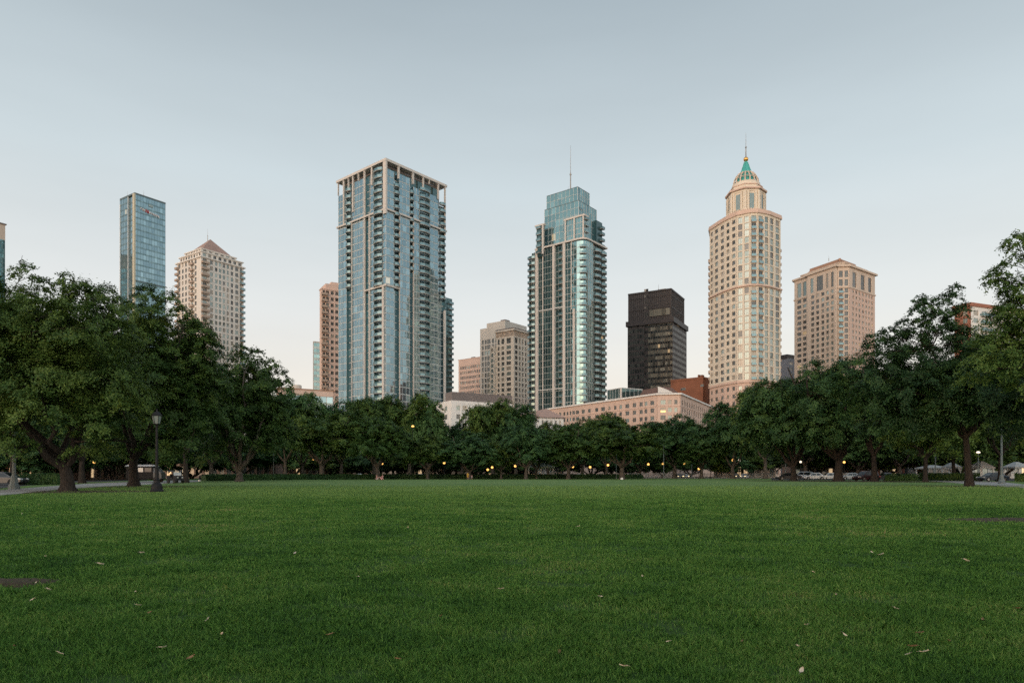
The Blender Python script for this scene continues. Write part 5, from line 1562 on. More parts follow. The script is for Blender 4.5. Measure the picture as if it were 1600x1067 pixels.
def grass():
    rng = np.random.default_rng(3)
    n = 1500000
    # density falls with distance; blades beyond a few metres are drawn wider so the sward stays closed
    y = 3.2 * (75 / 3.2) ** (rng.random(n) ** 1.12)
    x = (rng.random(n) * 2 - 1) * (.80 * y + 1.5)
    m = 650000                                   # the sward goes on to both sides and behind the viewer
    ym = 3.2 * (60 / 3.2) ** (rng.random(m) ** 1.12); xm = (.80 * ym + 1.4 + 22 * rng.random(m) ** 1.4 * np.clip(ym / 8, .7, 1.6)) * rng.choice([-1, 1], m)
    k = 300000
    x = np.concatenate([x, xm, rng.uniform(-14, 14, k)]); y = np.concatenate([y, ym, rng.uniform(-5, 3.3, k)]); n = len(x)
    cl = vnoise(x, y, .45, 11) * .38 + vnoise(x, y, .16, 14) * .34 + vnoise(x, y, .06, 12) * .28
    big = vnoise(x, y, 1.6, 13)
    keep = rng.random(n) < np.clip(-.45 + 2.5 * cl, .22, 1) * np.clip((75 - y) / 40, 0, 1)
    for gx, gy, rx, ry in ((G(14, 913).x - .25, G(14, 913).y - .05, .88, .46), (G(1575, 813).x, G(1575, 813).y, 1.6, 1.0)):
        keep &= (((x - gx) / rx) ** 2 + ((y - gy) / ry) ** 2 > 1 + 1.1 * (rng.random(n) - .5)) | (rng.random(n) < .10)
    for gx, gy, rx, ry in ((X(105, 47.6), 47.2, 7, 4),):
        keep &= (((x - gx) / rx) ** 2 + ((y - gy) / ry) ** 2 > 1) | (rng.random(n) < .15)
    pz = G(45, 765.8)       # keep the path clear
    keep &= ~((x < X(312, y)) & (y > 30) & (y > 1333.0 / np.clip(774.5 - 740 - (x * F / y + 800) * .085, 6, 200)))
    x, y, cl, big = x[keep], y[keep], cl[keep], big[keep]; n = len(x)
    h = (.004 + .054 * cl + .014 * big) * rng.uniform(.6, 1.35, n)
    h[rng.random(n) < .004] *= 1.9
    w = .0022 * np.maximum(np.where(y < 3.3, 1.5, 1), y / 4.2) * rng.uniform(.8, 1.5, n)
    h = h * (1 + np.clip((y - 12) / 60, 0, .6))
    a = rng.uniform(0, 6.283, n); ca, sa = np.cos(a), np.sin(a)
    b = rng.uniform(0, 6.283, n); ln = h * rng.uniform(.1, .95, n)
    z = lawn_z(x, y) - .004
    p0 = np.stack([x - ca * w, y - sa * w, z], 1); p1 = np.stack([x + ca * w, y + sa * w, z], 1)
    mx, my = x + np.cos(b) * ln * .35, y + np.sin(b) * ln * .35
    p2 = np.stack([mx + ca * w * .8, my + sa * w * .8, z + h * .62], 1); p3 = np.stack([mx - ca * w * .8, my - sa * w * .8, z + h * .62], 1)
    tip = np.stack([x + np.cos(b) * ln, y + np.sin(b) * ln, z + h], 1)
    v = np.stack([p0, p1, p2, tip, p3], 1).reshape(-1, 3)
    me = np_mesh('grass', v, [np.arange(n * 5).reshape(-1, 5)], [M['blade']])
    tag(add_obj('grass', me), 'short green turf with lighter tufts and thin dry spots', None, None, 'stuff')
grass()

def hedge(label, pts, h, w, seed, leaf=.16, dens=150, mat='leaf_deep', group='clipped hedges'):
    """clipped hedge along ground points: twiggy core and a skin of leaves"""
    P = [Vector((p[0], p[1], 0)) for p in pts]
    o = thing('hedge', label, 'hedge', P[0], 0, group)
    rng = np.random.default_rng(seed); pos, nrm = [], []
    mb = MB()
    for a, b in zip(P, P[1:]):
        u = (b - a).normalized(); nn = Vector((u.y, -u.x, 0)); ln = (b - a).length
        q = [a - nn * w * .38, b - nn * w * .38, b + nn * w * .38, a + nn * w * .38]
        mb.prism([(t.x, t.y) for t in reversed(q)], -.2, h * .88)
        N_ = int(ln * (2 * h + w) * dens)
        s = rng.random(N_) * (2 * h + w); l = rng.random(N_) * ln
        side = np.where(s < h, 1, np.where(s < h + w, 0, -1))
        off = np.where(side == 1, w / 2, np.where(side == 0, s - h - w / 2, -w / 2)); zz = np.where(side == 1, s, np.where(side == 0, h, s - h - w))
        wob = (vnoise(l + a.x, zz * 1.3 + side * 9, .7, seed) - .5) * .28
        off = off + np.where(side != 0, side * wob, 0); zz = np.where(side == 0, zz + wob * .7, zz)
        p = np.stack([a.x + u.x * l + nn.x * off, a.y + u.y * l + nn.y * off, zz], 1) + rng.normal(size=(N_, 3)) * .05
        m = np.stack([nn.x * side, nn.y * side, (side == 0) * 1.0], 1) + rng.normal(size=(N_, 3)) * .5
        pos.append(p - np.array(P[0])); nrm.append(m)
    mb.build('stems', M['leaf_deep'], o)
    pos = np.concatenate(pos); nrm = np.concatenate(nrm)
    add_obj('foliage', leaf_mesh('foliage', pos, nrm, leaf * rng.uniform(.6, 1.2, len(pos)), rng, M[mat]), o)
    return o
g2 = lambda px, y: tuple(G(px, y)[:2])
hedge('long low dark hedge along the far edge of the lawn', [g2(318, 751.4), g2(400, 750.3), g2(470, 749.5), g2(620, 748.3), (X(760, 166), 166), (X(1004, 174), 174)], 1.05, 1.3, 4, .17, 60)
hedge('short clipped hedge by the grey pole and left path', [g2(32, 757.5), g2(92, 757.3)], 1.2, 1.0, 5, .1, 170)
hedge('dark hedge between the red car and the near slim trunk', [g2(1386, 751.3), g2(1432, 751.2)], 1.15, 1.1, 6, .12, 120, 'leaf_deep')
hedge('long green clipped hedge behind the path on the near slim trunk side', [g2(1440, 750.6), (X(1480, 119), 119), (X(1531, 116), 116)], 1.3, 1.1, 7, .12, 130, 'leaf_oak')
hedge('brownish hedge cut off by the edge beside the dark blue car', [g2(1586, 752.2), g2(1650, 752.6)], 1.3, 1.1, 8, .12, 120, 'leaf_oak')

M['dry_leaf'] = mat_plain('dry pale leaf', (0.58, 0.50, 0.39), .7, var=.25)
M['dry_leaf2'] = mat_plain('dry brown leaf', (0.20, 0.115, 0.06), .7, var=.3)
def leaf_me(mat, seed):
    r = random.Random(seed); mb = MB()
    L_ = .055; c = []
    for i in range(9):
        t = i / 8; w = L_ * .38 * math.sin(math.pi * min(1, t * .93 + .05)) ** .8
        c.append((L_ * (t - .5) * 2, w, .012 + .010 * (t - .5) ** 2 * 4 + r.uniform(-.003, .003)))
    for a, b in zip(c, c[1:]):
        mb.face([(a[0], -a[1], a[2] + .012), (b[0], -b[1], b[2] + .012), (b[0], 0, b[2]), (a[0], 0, a[2])])
        mb.face([(a[0], 0, a[2]), (b[0], 0, b[2]), (b[0], b[1], b[2] + .014), (a[0], a[1], a[2] + .014)])
    mb.tube([(c[0][0], 0, c[0][2]), (c[0][0] - .03, .004, c[0][2] + .006)], .0018, 4)
    return mb.mesh('fallen_leaf', [M[mat]], smooth=True)
LM = [leaf_me('dry_leaf', 1), leaf_me('dry_leaf', 2), leaf_me('dry_leaf2', 3)]
LF = [(325, 977, 0), (346, 1000, 0), (254, 1021, 0), (93, 1031, 0), (222, 871, 0), (157, 888, 0), (213, 931, 0), (76, 928, 0), (57, 917, 0), (71, 876, 0), (216, 953, 0), (52, 944, 0), (300, 1036, 2), (23, 1021, 2), (234, 965, 2),
      (783, 925, 0), (1004, 906, 0), (904, 825, 0), (939, 937, 0), (1018, 795, 0), (1271, 896, 0), (1378, 870, 0), (1306, 934, 0), (1320, 997, 0), (1248, 1016, 0), (1252, 1058, 0), (1445, 1025, 0), (1419, 1029, 0), (1438, 994, 2), (1482, 1006, 2),
      (1426, 1016, 2), (1535, 973, 2), (1590, 955, 2), (1400, 955, 0), (1260, 981, 0), (637, 828, 0), (560, 905, 0), (690, 970, 2), (873, 1030, 2), (460, 870, 0), (515, 1000, 2), (1120, 880, 0), (1160, 1008, 2), (1510, 880, 0), (1362, 866, 0),
      (35, 805, 0), (60, 790, 0), (110, 797, 0), (180, 783, 0), (250, 777, 0), (1560, 775, 0), (1500, 785, 0), (1450, 782, 0), (1565, 790, 0), (974, 1052, 0), (1045, 1010, 0), (620, 1040, 2)]
rl = random.Random(5)
for px, py, k in LF:
    p = G(px, py)
    o = add_obj('fallen_leaf', LM[k if k == 2 else rl.randint(0, 1)], None, (p.x, p.y, float(lawn_z(p.x, p.y)) + .03), rl.uniform(0, 6.3))
    s = rl.uniform(.34, .62) * (1.0 if p.y < 9 else 1.3); o.scale = (s, s, s); o.rotation_euler.x = rl.uniform(-.7, .7); o.rotation_euler.y = rl.uniform(-.5, .5)
    tag(o, 'curled brown leaf lying in the grass' if k == 2 else 'curled pale dry leaf lying on the lawn', 'leaf', 'brown leaves on the lawn' if k == 2 else 'pale leaves on the lawn')

# ------------------------------------------------------------------ lamps and poles
M['lantern_glass'] = mat_plain('milky lantern glass', (0.20, 0.23, 0.22), .35)
M['lamp_on'] = mat_emit('amber lamp globe', (1.0, 0.50, 0.13), .38)
M['lamp_white'] = mat_emit('pale lamp', (1.0, 0.85, 0.66), .22)
def lantern_post():
    p = G(245, 769); H = Zp(640.5, p.y)
    o = thing('lamp_post', 'black cast iron lantern post with flared base near the oak trunks', 'lamp post', (p.x, p.y, 0))
    mb = MB()
    mb.lathe((0, 0), [(.42, -.05), (.44, .10), (.40, .16), (.36, .22), (.34, .45), (.27, .58), (.19, .66), (.17, .8), (.20, .84), (.15, .9)], 12)
    mb.build('base', M['black_metal'], o, local=True)
    mb = MB()
    mb.lathe((0, 0), [(.13, .85), (.115, 1.6), (.13, 1.64), (.095, 1.7), (.07, H - 1.15), (.10, H - 1.1), (.08, H - 1.05), (.13, H - .98), (.20, H - .93)], 12)
    mb.build('shaft', M['black_metal'], o, local=True)
    lh = MB(); zb, zt = H - .93, H - .38
    lh.lathe((0, 0), [(.19, zb), (.30, zt)], 6, rot=.3)
    lan = lh.build('lantern', M['lantern_glass'], o, local=True)
    fr = MB()
    for k in range(6):
        t = .3 + k * math.pi / 3
        fr.tube([(.195 * math.cos(t), .195 * math.sin(t), zb), (.31 * math.cos(t), .31 * math.sin(t), zt)], .018, 4)
    fr.lathe((0, 0), [(.31, zt - .03), (.34, zt), (.33, zt + .03), (.20, zt + .2), (.09, zt + .27), (.05, zt + .34), (.06, zt + .37), (.015, zt + .46)], 6, rot=.3)
    fr.build('frame', M['black_metal'], lan, local=True)
lantern_post()
def grey_pole(label, px, base, top, head=True, r=.09, sc=1.0):
    p = G(px, base) if base > 741.5 else None
    H = Zp(top, p.y)
    o = thing('light_pole', label, 'light pole', (p.x, p.y, 0), 0, 'grey light poles')
    b = MB(); b.lathe((0, 0), [(.40 * sc, -.05), (.40 * sc, .25), (.28 * sc, .5), (.22 * sc, 1.0), (.17 * sc, 1.15)], 8); b.build('base', M['grey_metal'], o, local=True)
    s = MB(); s.lathe((0, 0), [(.14 * sc, 1.1), (r * .75, H)], 10); s.build('shaft', M['grey_metal'], o, local=True)
    if head:
        h = MB(); h.tube([(0, 0, H - .1), (-.25, -.2, H + .05)], .05, 6); h.lathe((-.35, -.25), [(.10, H - .02), (.24, H + .02), (.22, H + .14), (.08, H + .2)], 10); h.build('lamp_head', M['lantern_glass'], o, local=True)
grey_pole('tall grey pole with heavy base between the hedge and the path by the forked oak', 22, 764.6, 652, False)
grey_pole('tall grey pole with heavy base on the path beside the dark blue car', 1565, 755.8, 645, True)
def thin_pole(label, px, D, top, lit=False, mat='grey_metal', r=.07, gl='lamp_white'):
    o = thing('light_pole', label, 'light pole', (X(px, D), D, 0), 0, 'slim light poles')
    H = Zp(top, D)
    s = MB(); s.lathe((0, 0), [(.16, -.3), (.16, .3), (.11, .34), (r, H)], 8); s.build('shaft', M[mat], o, local=True)
    h = MB(); h.lathe((0, 0), [(.12, H), (.32, H + .06), (.34, H + .22), (.2, H + .34), (.05, H + .4)], 10); h.build('lamp_head', M[gl if lit else 'lantern_glass'], o, local=True)
thin_pole('tall thin dark pole with glowing amber head above the tree with pale stems', 645, 164, 667, True, 'black_metal', .05, 'lamp_on')
thin_pole('pale pole with flat white lamp head left of the thin forked trunk', 963, 172, 708, True)
thin_pole('pale bare pole in front of the metal fence', 1037, 176, 699)
thin_pole('faint grey pole behind the metal fence', 1081, 205, 712)
thin_pole('pale slim pole touching the limb of the spreading oak', 1227.5, 140, 707)
thin_pole('grey pole partly lost in leaves behind the green clipped hedge', 1461.5, 126, 668)
thin_pole('short grey pole with round lamp beside the white tent', 1528.5, 128, 708, True)
thin_pole('thin grey pole behind the trimmed hedge under the splayed oak', 427.5, 160, 712)
# lit globes among the trees, counted along the far edge
GL = [(44, 130, 711), (147, 118, 722), (490, 182, 717), (597, 176, 724), (694, 178, 723), (762, 200, 732), (769, 186, 730), (805, 180, 728), (895, 184, 729), (922, 196, 728), (950, 184, 726.5), (1013, 190, 723.5), (1036, 200, 722.5),
      (1069.5, 196, 722.5), (1092, 205, 730.5), (1110.5, 182, 707.5), (1145, 186, 718.5), (1155, 200, 717.5), (1251, 165, 721.5), (1319, 150, 722)]
ORD = ('first second third fourth fifth sixth seventh eighth ninth tenth eleventh twelfth thirteenth fourteenth fifteenth sixteenth seventeenth eighteenth nineteenth twentieth').split()
for i, (px, D, y) in enumerate(GL):
    o = thing('street_lamp', '%s lit amber globe lamp on a thin dark post, counted from the left' % ORD[i], 'street lamp', (X(px, D), D, -.3 if D > 188 else 0), 0, 'lit globe lamps under the trees')
    H = Zp(y, D); r = .30 * D / 180
    s = MB(); s.lathe((0, 0), [(.2, -.1), (.18, .4), (.08, .5), (.06, H - r), (.12, H - r + .02)], 8); s.build('post', M['black_metal'], o, local=True)
    g = MB(); g.lathe((0, 0), [(r * math.sin(k * math.pi / 8) + .005, H - r * math.cos(k * math.pi / 8)) for k in range(9)], 12)
    g.build('globe', M['lamp_white' if i in (17, 18) else 'lamp_on'], o, True, local=True)

# ------------------------------------------------------------------ metal fence
M['fence'] = mat_plain('galvanised fence', (0.34, 0.35, 0.36), .5, .2)
def fence():
    a, b = Vector((X(980, 187), 187, 0)), Vector((X(1236, 187), 187, 0))
    o = thing('metal_fence', 'long low grey metal fence with thin bars behind the lawn edge', 'fence', a)
    ln = b.x - a.x; n = int(ln / 2.6)
    for i in range(n + 1):
        mb = MB(); mb.box(ln * i / n - .05, ln * i / n + .05, -.05, .05, -.3, 1.45); mb.build('post', M['fence'], o, local=True)
    mb = MB()
    for z in (.12, 1.30): mb.box(.05, ln - .05, -.028, .028, z, z + .05)
    for i in range(int(ln / .16)): mb.box(.1 + i * .16 - .022, .1 + i * .16 + .022, -.014, .014, .0, 1.38)
    mb.build('bars', M['fence'], o, local=True)
fence()

# ------------------------------------------------------------------ cars
M['tyre'] = mat_plain('tyre rubber', (0.02, 0.02, 0.02), .8)
M['rim'] = mat_plain('wheel rim', (0.35, 0.35, 0.36), .35, .7)
M['car_glass'] = mat_plain('car glass', (0.02, 0.025, 0.03), .08, .3, .8)
M['head_off'] = mat_plain('headlamp glass', (0.55, 0.56, 0.56), .2, .2)
M['tail_red'] = mat_plain('tail lamp red', (0.35, 0.02, 0.02), .3)
M['head_on'] = mat_emit('headlamp lit', (1.0, 0.74, 0.40), .5)
M['tail_on'] = mat_emit('tail lamp lit', (1.0, 0.10, 0.07), .3)
def paint(name, c): return mat_plain(name, c, .28, .15, .6, .05)
def car(label, x, y, rz, col, suv=False, lit=False, tail=False, group='parked cars'):
    o = thing('parked_car', label, 'car', (x, y, .012), rz, group)
    L2, W2 = (2.35, .92) if suv else (2.28, .88)
    zr = 1.72 if suv else 1.45; zb = .98 if suv else .88
    # lower body, side profile (x, z); front at +x
    prof = [(-L2, .42), (-L2 - .02, .62), (-L2 + .06, zb - .02), (-L2 + .35, zb + .03), (-1.0, zb + .05), (.75, zb + .02), (1.35, zb - .03), (L2 - .22, zb - .15), (L2, .62), (L2 - .02, .40), (L2 - .25, .25),
            (1.78, .24), (1.72, .5), (1.55, .63), (1.38, .66), (1.2, .63), (1.04, .5), (.98, .24), (-.98, .24), (-1.04, .5), (-1.2, .63), (-1.38, .66), (-1.55, .63), (-1.72, .5), (-1.78, .24), (-L2 + .2, .26)]
    bm = bmesh.new()
    sec = [(-W2, .93, .0), (-W2 + .09, 1.0, .0), (W2 - .09, 1.0, .0), (W2, .93, .0)]
    rings = []
    for yy, k, _ in sec:
        rings.append([bm.verts.new((px * (1 if abs(yy) < W2 - .01 else .985), yy, .24 + (pz - .24) * (k if pz > .7 else 1))) for px, pz in prof])
    n = len(prof)
    for r0, r1 in zip(rings, rings[1:]):
        for i in range(n):
            j = (i + 1) % n; bm.faces.new((r0[i], r0[j], r1[j], r1[i]))
    bm.faces.new(rings[0][::-1]); bm.faces.new(rings[-1])
    # roof shell
    cab = [(-L2 + (.12 if suv else .55), zb), (-L2 + (.35 if suv else 1.15), zr - .06), (-.9, zr), (.2, zr - .01), (.5, zr - .07), (1.28, zb)]
    def shell(ins, zc):
        vs = []
        for px, pz in cab:
            t = (pz - zb) / (zr - zb); w = W2 - .06 - .2 * t - ins; vs.append([bm.verts.new((px, s * w, pz - zc)) for s in (-1, 1)])
        return vs
    vs = shell(0, 0)
    for a, b in zip(vs, vs[1:]): bm.faces.new((a[0], b[0], b[1], a[1]))
    bm.faces.new([v[0] for v in vs][::-1]); bm.faces.new([v[1] for v in vs])
    bm.normal_update(); bmesh.ops.recalc_face_normals(bm, faces=bm.faces[:])
    me = bpy.data.meshes.new('body'); bm.to_mesh(me); bm.free(); me.materials.append(col)
    body = add_obj('body', me, o)
    bv = body.modifiers.new('Bevel', 'BEVEL'); bv.width = .035; bv.segments = 2; bv.limit_method = 'ANGLE'; bv.angle_limit = .5
    # glass, 6 mm proud of the shell
    def cabpt(px, pz, s, out=.014):
        t = (pz - zb) / (zr - zb); return (px, s * (W2 - .06 - .2 * t + out), pz)
    for s in (-1, 1):
        mb = MB(); z0, z1 = zb + .06, zr - .12
        x0b, x0t = cab[0][0] + .38, cab[1][0] + .16; x1b, x1t = 1.02, .42
        m = -.22
        for (a0, a1, b1, b0) in (((x0b, z0), (m - .04, z0), (m - .04, z1), (x0t, z1)), ((m + .04, z0), (x1b, z0), (x1t, z1), (m + .04, z1))):
            f = [cabpt(*q, s) for q in (a0, a1, b1, b0)]
            mb.face(f if s < 0 else f[::-1])
        mb.build('side_window', M['car_glass'], o, local=True)
    for (pa, pb, nm) in ((cab[5], cab[4], 'windscreen'), (cab[0], cab[1], 'rear_window')):
        q = [Vector((pa[0], 0, pa[1])), Vector((pb[0], 0, pb[1]))]; d = q[1] - q[0]
        nrm = Vector((d.z, 0, -d.x)).normalized() * (1 if nm == 'windscreen' else -1)
        mb = MB(); a = q[0] + d * .1 + nrm * .012; b = q[0] + d * .92 + nrm * .012
        wa, wb = W2 - .14, W2 - .26
        f = [(a.x, -wa, a.z), (a.x, wa, a.z), (b.x, wb, b.z), (b.x, -wb, b.z)]
        mb.face(f if nm == 'windscreen' else f[::-1]); mb.build(nm, M['car_glass'], o, local=True)
    for sx_ in (-1.38, 1.38):
        for s in (-1, 1):
            mb = MB(); mb.tube([(sx_, s * (W2 - .2), .33), (sx_, s * (W2 - .19), .33), (sx_, s * (W2 - .01), .33), (sx_, s * W2, .33)], [.30, .33, .33, .29], 18)
            wh = mb.build('wheel', M['tyre'], o, local=True)
            r = MB(); r.tube([(sx_, s * (W2 - .03), .33), (sx_, s * (W2 + .012), .33)], [.21, .18], 14); r.build('rim', M['rim'], wh, local=True)
    for s in (-1, 1):
        mb = MB(); mb.hexa([(L2 - .12, s * .5, .60), (L2 + .015, s * .5, .60), (L2 - .03, s * (W2 - .04), .62), (L2 - .28, s * (W2 + .004), .64), (L2 - .2, s * .5, .74), (L2 - .02, s * .5, .73), (L2 - .10, s * (W2 - .05), .76), (L2 - .34, s * (W2 - .004), .79)])
        mb.build('headlight', M['head_on' if lit else 'head_off'], o, local=True)
        mb = MB(); mb.box(-L2 - .035, -L2 + .1, min(s * .52, s * (W2 - .06)), max(s * .52, s * (W2 - .06)), .66, .82); mb.build('taillight', M['tail_on' if tail else 'tail_red'], o, local=True)
    mb = MB(); mb.box(L2 - .08, L2 + .012, -.42, .42, .42, .58); mb.build('grille', M['black_metal'], o, local=True)
    return o
def car_at(label, px, base, rz, col, **k):
    p = G(px, base); return car(label, p.x, p.y, math.radians(rz), col, **k)
silver, white, black, navy, maroon, dgrey = paint('silver paint', (.42, .45, .47)), paint('white paint', (.72, .73, .74)), paint('black paint', (.015, .015, .018)), paint('navy paint', (.02, .035, .06)), paint('dark red paint', (.035, .01, .012)), paint('dark grey paint', (.08, .085, .09))
car_at('dark silver car cut off by the edge beside the clipped hedge', 4, 758, 8, dgrey)
car_at('black car partly hidden by the spreading oak trunk', 1232, 750.0, 172, black)
car_at('silver car between the black car and the white saloon', 1253, 749.0, 165, silver, suv=True)
car_at('whole white saloon car seen from the side near the fence', 1271, 749.6, 180, white)
car_at('white car partly behind the massive oak trunk', 1297, 749.6, 178, white)
car_at('silver white car just right of the massive oak trunk', 1327, 749.6, 186, silver)
car_at('dark red black off road car beside the straight oak trunk', 1353, 751.0, 200, maroon, suv=True, tail=True)
car_at('small dark red car with glowing tail lights beside the dark hedge', 1384, 750.4, 80, maroon, tail=True)
car_at('dark blue car parked by the grey pole with heavy base', 1551, 752.0, 184, navy)
for px, lab, c in ((1062, 'car with lit headlights coming along the street, behind the pale bare pole', dgrey), (1071, 'car with lit headlights just ahead of the pale bare pole one', white), (1163, 'white car with bright headlights behind the fence by the clipped round tree', white), (1149, 'dark car with amber headlights behind the fence beside the white one', dgrey)):
    o = car(lab, X(px, 211 if px < 1100 else 213), 211 if px < 1100 else 213, math.radians(-96 if px < 1100 else -120), c, lit=True, group='cars on the street behind the fence'); o.location.z = -.18
for px, c, lab in ((655, white, 'white car on the street behind the pole with one amber lamp'), (560, white, 'pale car on the street behind the wide forked trunk'), (905, silver, 'silver car on the street right of the pavilion')):
    o = car(lab, X(px, 214), 214, math.radians(180), c, group='cars on the street behind the hedge'); o.location.z = -.18

def box_truck():
    p = G(228, 753.5)
    o = thing('food_truck', 'dark service truck with white roof and windows beyond the lantern post', 'truck', (p.x, p.y, .012), math.radians(8))
    mb = MB(); mb.box(-2.3, 1.3, -1.0, 1.0, .55, 1.5, 0); mb.box(-2.3, 1.3, -1.0, 1.0, 1.5, 2.3, 0); mb.build('body', M['black_metal'], o, local=True)
    mb = MB(); mb.prism([(-2.45, -1.12), (1.45, -1.12), (1.45, 1.12), (-2.45, 1.12)], 2.3, 2.55, pts2=[(-2.2, -.8), (1.2, -.8), (1.2, .8), (-2.2, .8)]); mb.build('roof', white, o, local=True)
    mb = MB(); mb.prism([(1.3, -.95), (2.4, -.9), (2.4, .9), (1.3, .95)], .5, 1.35); mb.prism([(1.3, -.95), (2.3, -.9), (2.3, .9), (1.3, .95)], 1.352, 2.1, pts2=[(1.3, -.85), (1.7, -.8), (1.7, .8), (1.3, .85)]); mb.build('cab', dgrey, o, local=True)
    for a, b in ((-2.0, -1.1), (-.9, 0), (.2, 1.1)):
        mb = MB(); mb.box(a, b, -1.03, -1.0, 1.5, 2.1); mb.build('window', M['head_off'] if a == -.9 else M['car_glass'], o, local=True)
    for x in (-1.5, 1.7):
        for s in (-1, 1):
            mb = MB(); mb.tube([(x, s * .75, .4), (x, s * .99, .4)], .4, 16); wh = mb.build('wheel', M['tyre'], o, local=True)
            r = MB(); r.tube([(x, s * .95, .4), (x, s * 1.0, .4)], .22, 12); r.build('rim', M['rim'], wh, local=True)
box_truck()
def cart():
    p = G(274, 755.0)
    o = thing('utility_cart', 'small dark utility cart with pale hood parked on the path', 'cart', (p.x, p.y, .03), math.radians(-35))
    mb = MB(); mb.box(-1.1, .5, -.6, .6, .35, .62); mb.prism([(.5, -.6), (1.15, -.5), (1.15, .5), (.5, .6)], .35, .98, pts2=[(.5, -.6), (1.0, -.45), (1.0, .45), (.5, .6)]); mb.box(-1.1, -.35, -.6, .6, .62, 1.0); mb.build('body', M['black_metal'], o, local=True)
    mb = MB(); mb.box(-.3, .25, -.55, .55, .62, .74); mb.box(-.36, -.26, -.55, .55, .74, 1.2); mb.build('seat', M['tyre'], o, local=True)
    mb = MB()
    for x, y in ((.55, .56), (.55, -.56), (-.5, .56), (-.5, -.56)): mb.tube([(x, y, .6), (x - .1, y, 1.55)], .03, 6)
    mb.build('roof_post', M['black_metal'], o, local=True)
    mb = MB(); mb.prism([(-.85, -.66), (.75, -.66), (.75, .66), (-.85, .66)], 1.55, 1.64, pts2=[(-.75, -.58), (.65, -.58), (.65, .58), (-.75, .58)]); mb.build('roof', dgrey, o, local=True)
    mb = MB(); mb.hexa([(.5, -.5, 1.0), (.53, -.5, 1.0), (.53, .5, 1.0), (.5, .5, 1.0), (.43, -.5, 1.45), (.46, -.5, 1.45), (.46, .5, 1.45), (.43, .5, 1.45)]); mb.build('windscreen', M['head_off'], o, local=True)
    for x in (-.7, .8):
        for s in (-1, 1):
            mb = MB(); mb.tube([(x, s * .45, .27), (x, s * .64, .27)], .27, 14); mb.build('wheel', M['tyre'], o, local=True)
    for s in (-.3, .3):
        mb = MB(); mb.tube([(1.10, s, .75), (1.16, s, .75)], .1, 10); mb.build('headlight', M['head_off'], o, local=True)
cart()
p = G(312, 751.8)
o = thing('bollard', 'short dark bollard with white foot at the end of the path', 'bollard', (p.x, p.y, 0))
mb = MB(); mb.lathe((0, 0), [(.16, .25), (.13, .8), (.15, .84), (.05, .95)], 10); mb.build('post', M['black_metal'], o, local=True)
mb = MB(); mb.lathe((0, 0), [(.2, -.02), (.2, .2), (.16, .26)], 10); mb.build('foot', M['white_wall'], o, local=True)

# ------------------------------------------------------------------ pavilion, tents, low buildings at eye level
def pavilion(label, px, D, wpx, eave, top, roofm, name='pavilion', cat='pavilion', group=None, dep=5.0, base=0.0):
    w = wpx / F * D; ze, zt = Zp(eave, D), Zp(top, D)
    o = thing(name, label, cat, (X(px, D), D, base), .1, group)
    r = MB(); r.prism([(-w / 2, -dep / 2), (w / 2, -dep / 2), (w / 2, dep / 2), (-w / 2, dep / 2)], ze, zt, pts2=[(-w * .08, -.3), (w * .08, -.3), (w * .08, .3), (-w * .08, .3)])
    r.prism([(-w / 2 - .1, -dep / 2 - .1), (w / 2 + .1, -dep / 2 - .1), (w / 2 + .1, dep / 2 + .1), (-w / 2 - .1, dep / 2 + .1)], ze - .3, ze - .004)
    r.build('roof', roofm, o, local=True)
    for x in (-w / 2 + .2, 0, w / 2 - .2):
        for y in (-dep / 2 + .2, dep / 2 - .2):
            if x == 0 and name == 'market_tent': continue
            mb = MB(); mb.box(x - .09, x + .09, y - .09, y + .09, -.3, ze - .3); mb.build('post', M['white_wall'], o, local=True)
    return o
pale_green = mat_rough('pale green metal roof', (.36, .44, .40), .1); tentw = mat_rough('white canvas', (.46, .46, .45), .06)
pavilion('pale green hipped pavilion roof on white posts between the trees', 843, 171, 40, 729, 722, pale_green)
pavilion('white pointed market tent right of the near slim trunk', 1533, 142, 24, 729.5, 720.5, tentw, 'market_tent', 'tent', 'white market tents', 3.4)
pavilion('white market tent left of the near slim trunk', 1487, 150, 17, 729, 722.5, tentw, 'market_tent', 'tent', 'white market tents', 3.0)
pavilion('long low white market tent above the green clipped hedge', 1457, 155, 42, 730.5, 726.5, tentw, 'market_tent', 'tent', 'white market tents', 3.2)
pavilion('white market tent beyond the dark blue car', 1588, 150, 26, 729, 721.5, tentw, 'market_tent', 'tent', 'white market tents', 3.4)
def shop(name, label, px0, px1, D, top, mat, nwin, litn=(), h0=.9, group=None, cols=0):
    a, b = Vector((X(px0, D), D, 0)), Vector((X(px1, D), D, 0))
    B = Building(name, label, a, 'building', group); zt = Zp(top, D)
    W = B.part('wall', [M[mat], M['roof_grey']]); f = Face(a, b)
    pl = [f.pt(0, 0, 0), f.pt(f.w, 0, 0), f.pt(f.w, -9, 0), f.pt(0, -9, 0)]
    W.prism(pl, -.4, zt, 0, 1)
    nf = max(1, int((zt - .5) / 3.4)); fh = (zt - .6) / nf
    c = evenly(0, f.w, nwin, .62, .3)
    c = [x + (('lit_glass' if i in litn else 'g_win'),) for i, x in enumerate(c)]
    punched(B, W, f, 0, f.w, 0, fh, nf, c, .12, .86, 'g_win', .25)
    W.fbox(f, 0, f.w, 0, .25, nf * fh, zt, 0)
    cornice(B.part('cornice', [M[mat]]), pl, zt, .3, .4)
    for i in range(cols):
        mb = MB(); u = f.w * (i + .5) / cols; q = f.pt(u, 1.2, 0); mb.lathe(q, [(.34, -.3), (.34, .1), (.27, .2), (.23, zt - .8), (.32, zt - .5), (.32, zt - .3)], 12); mb.build('column', M['cream'], B.e)
    if cols:
        p = B.part('porch_roof', [M['cream']]); p.fbox(f, 0, f.w, .5, 2.0, zt - .3, zt + .4)
    B.finish()
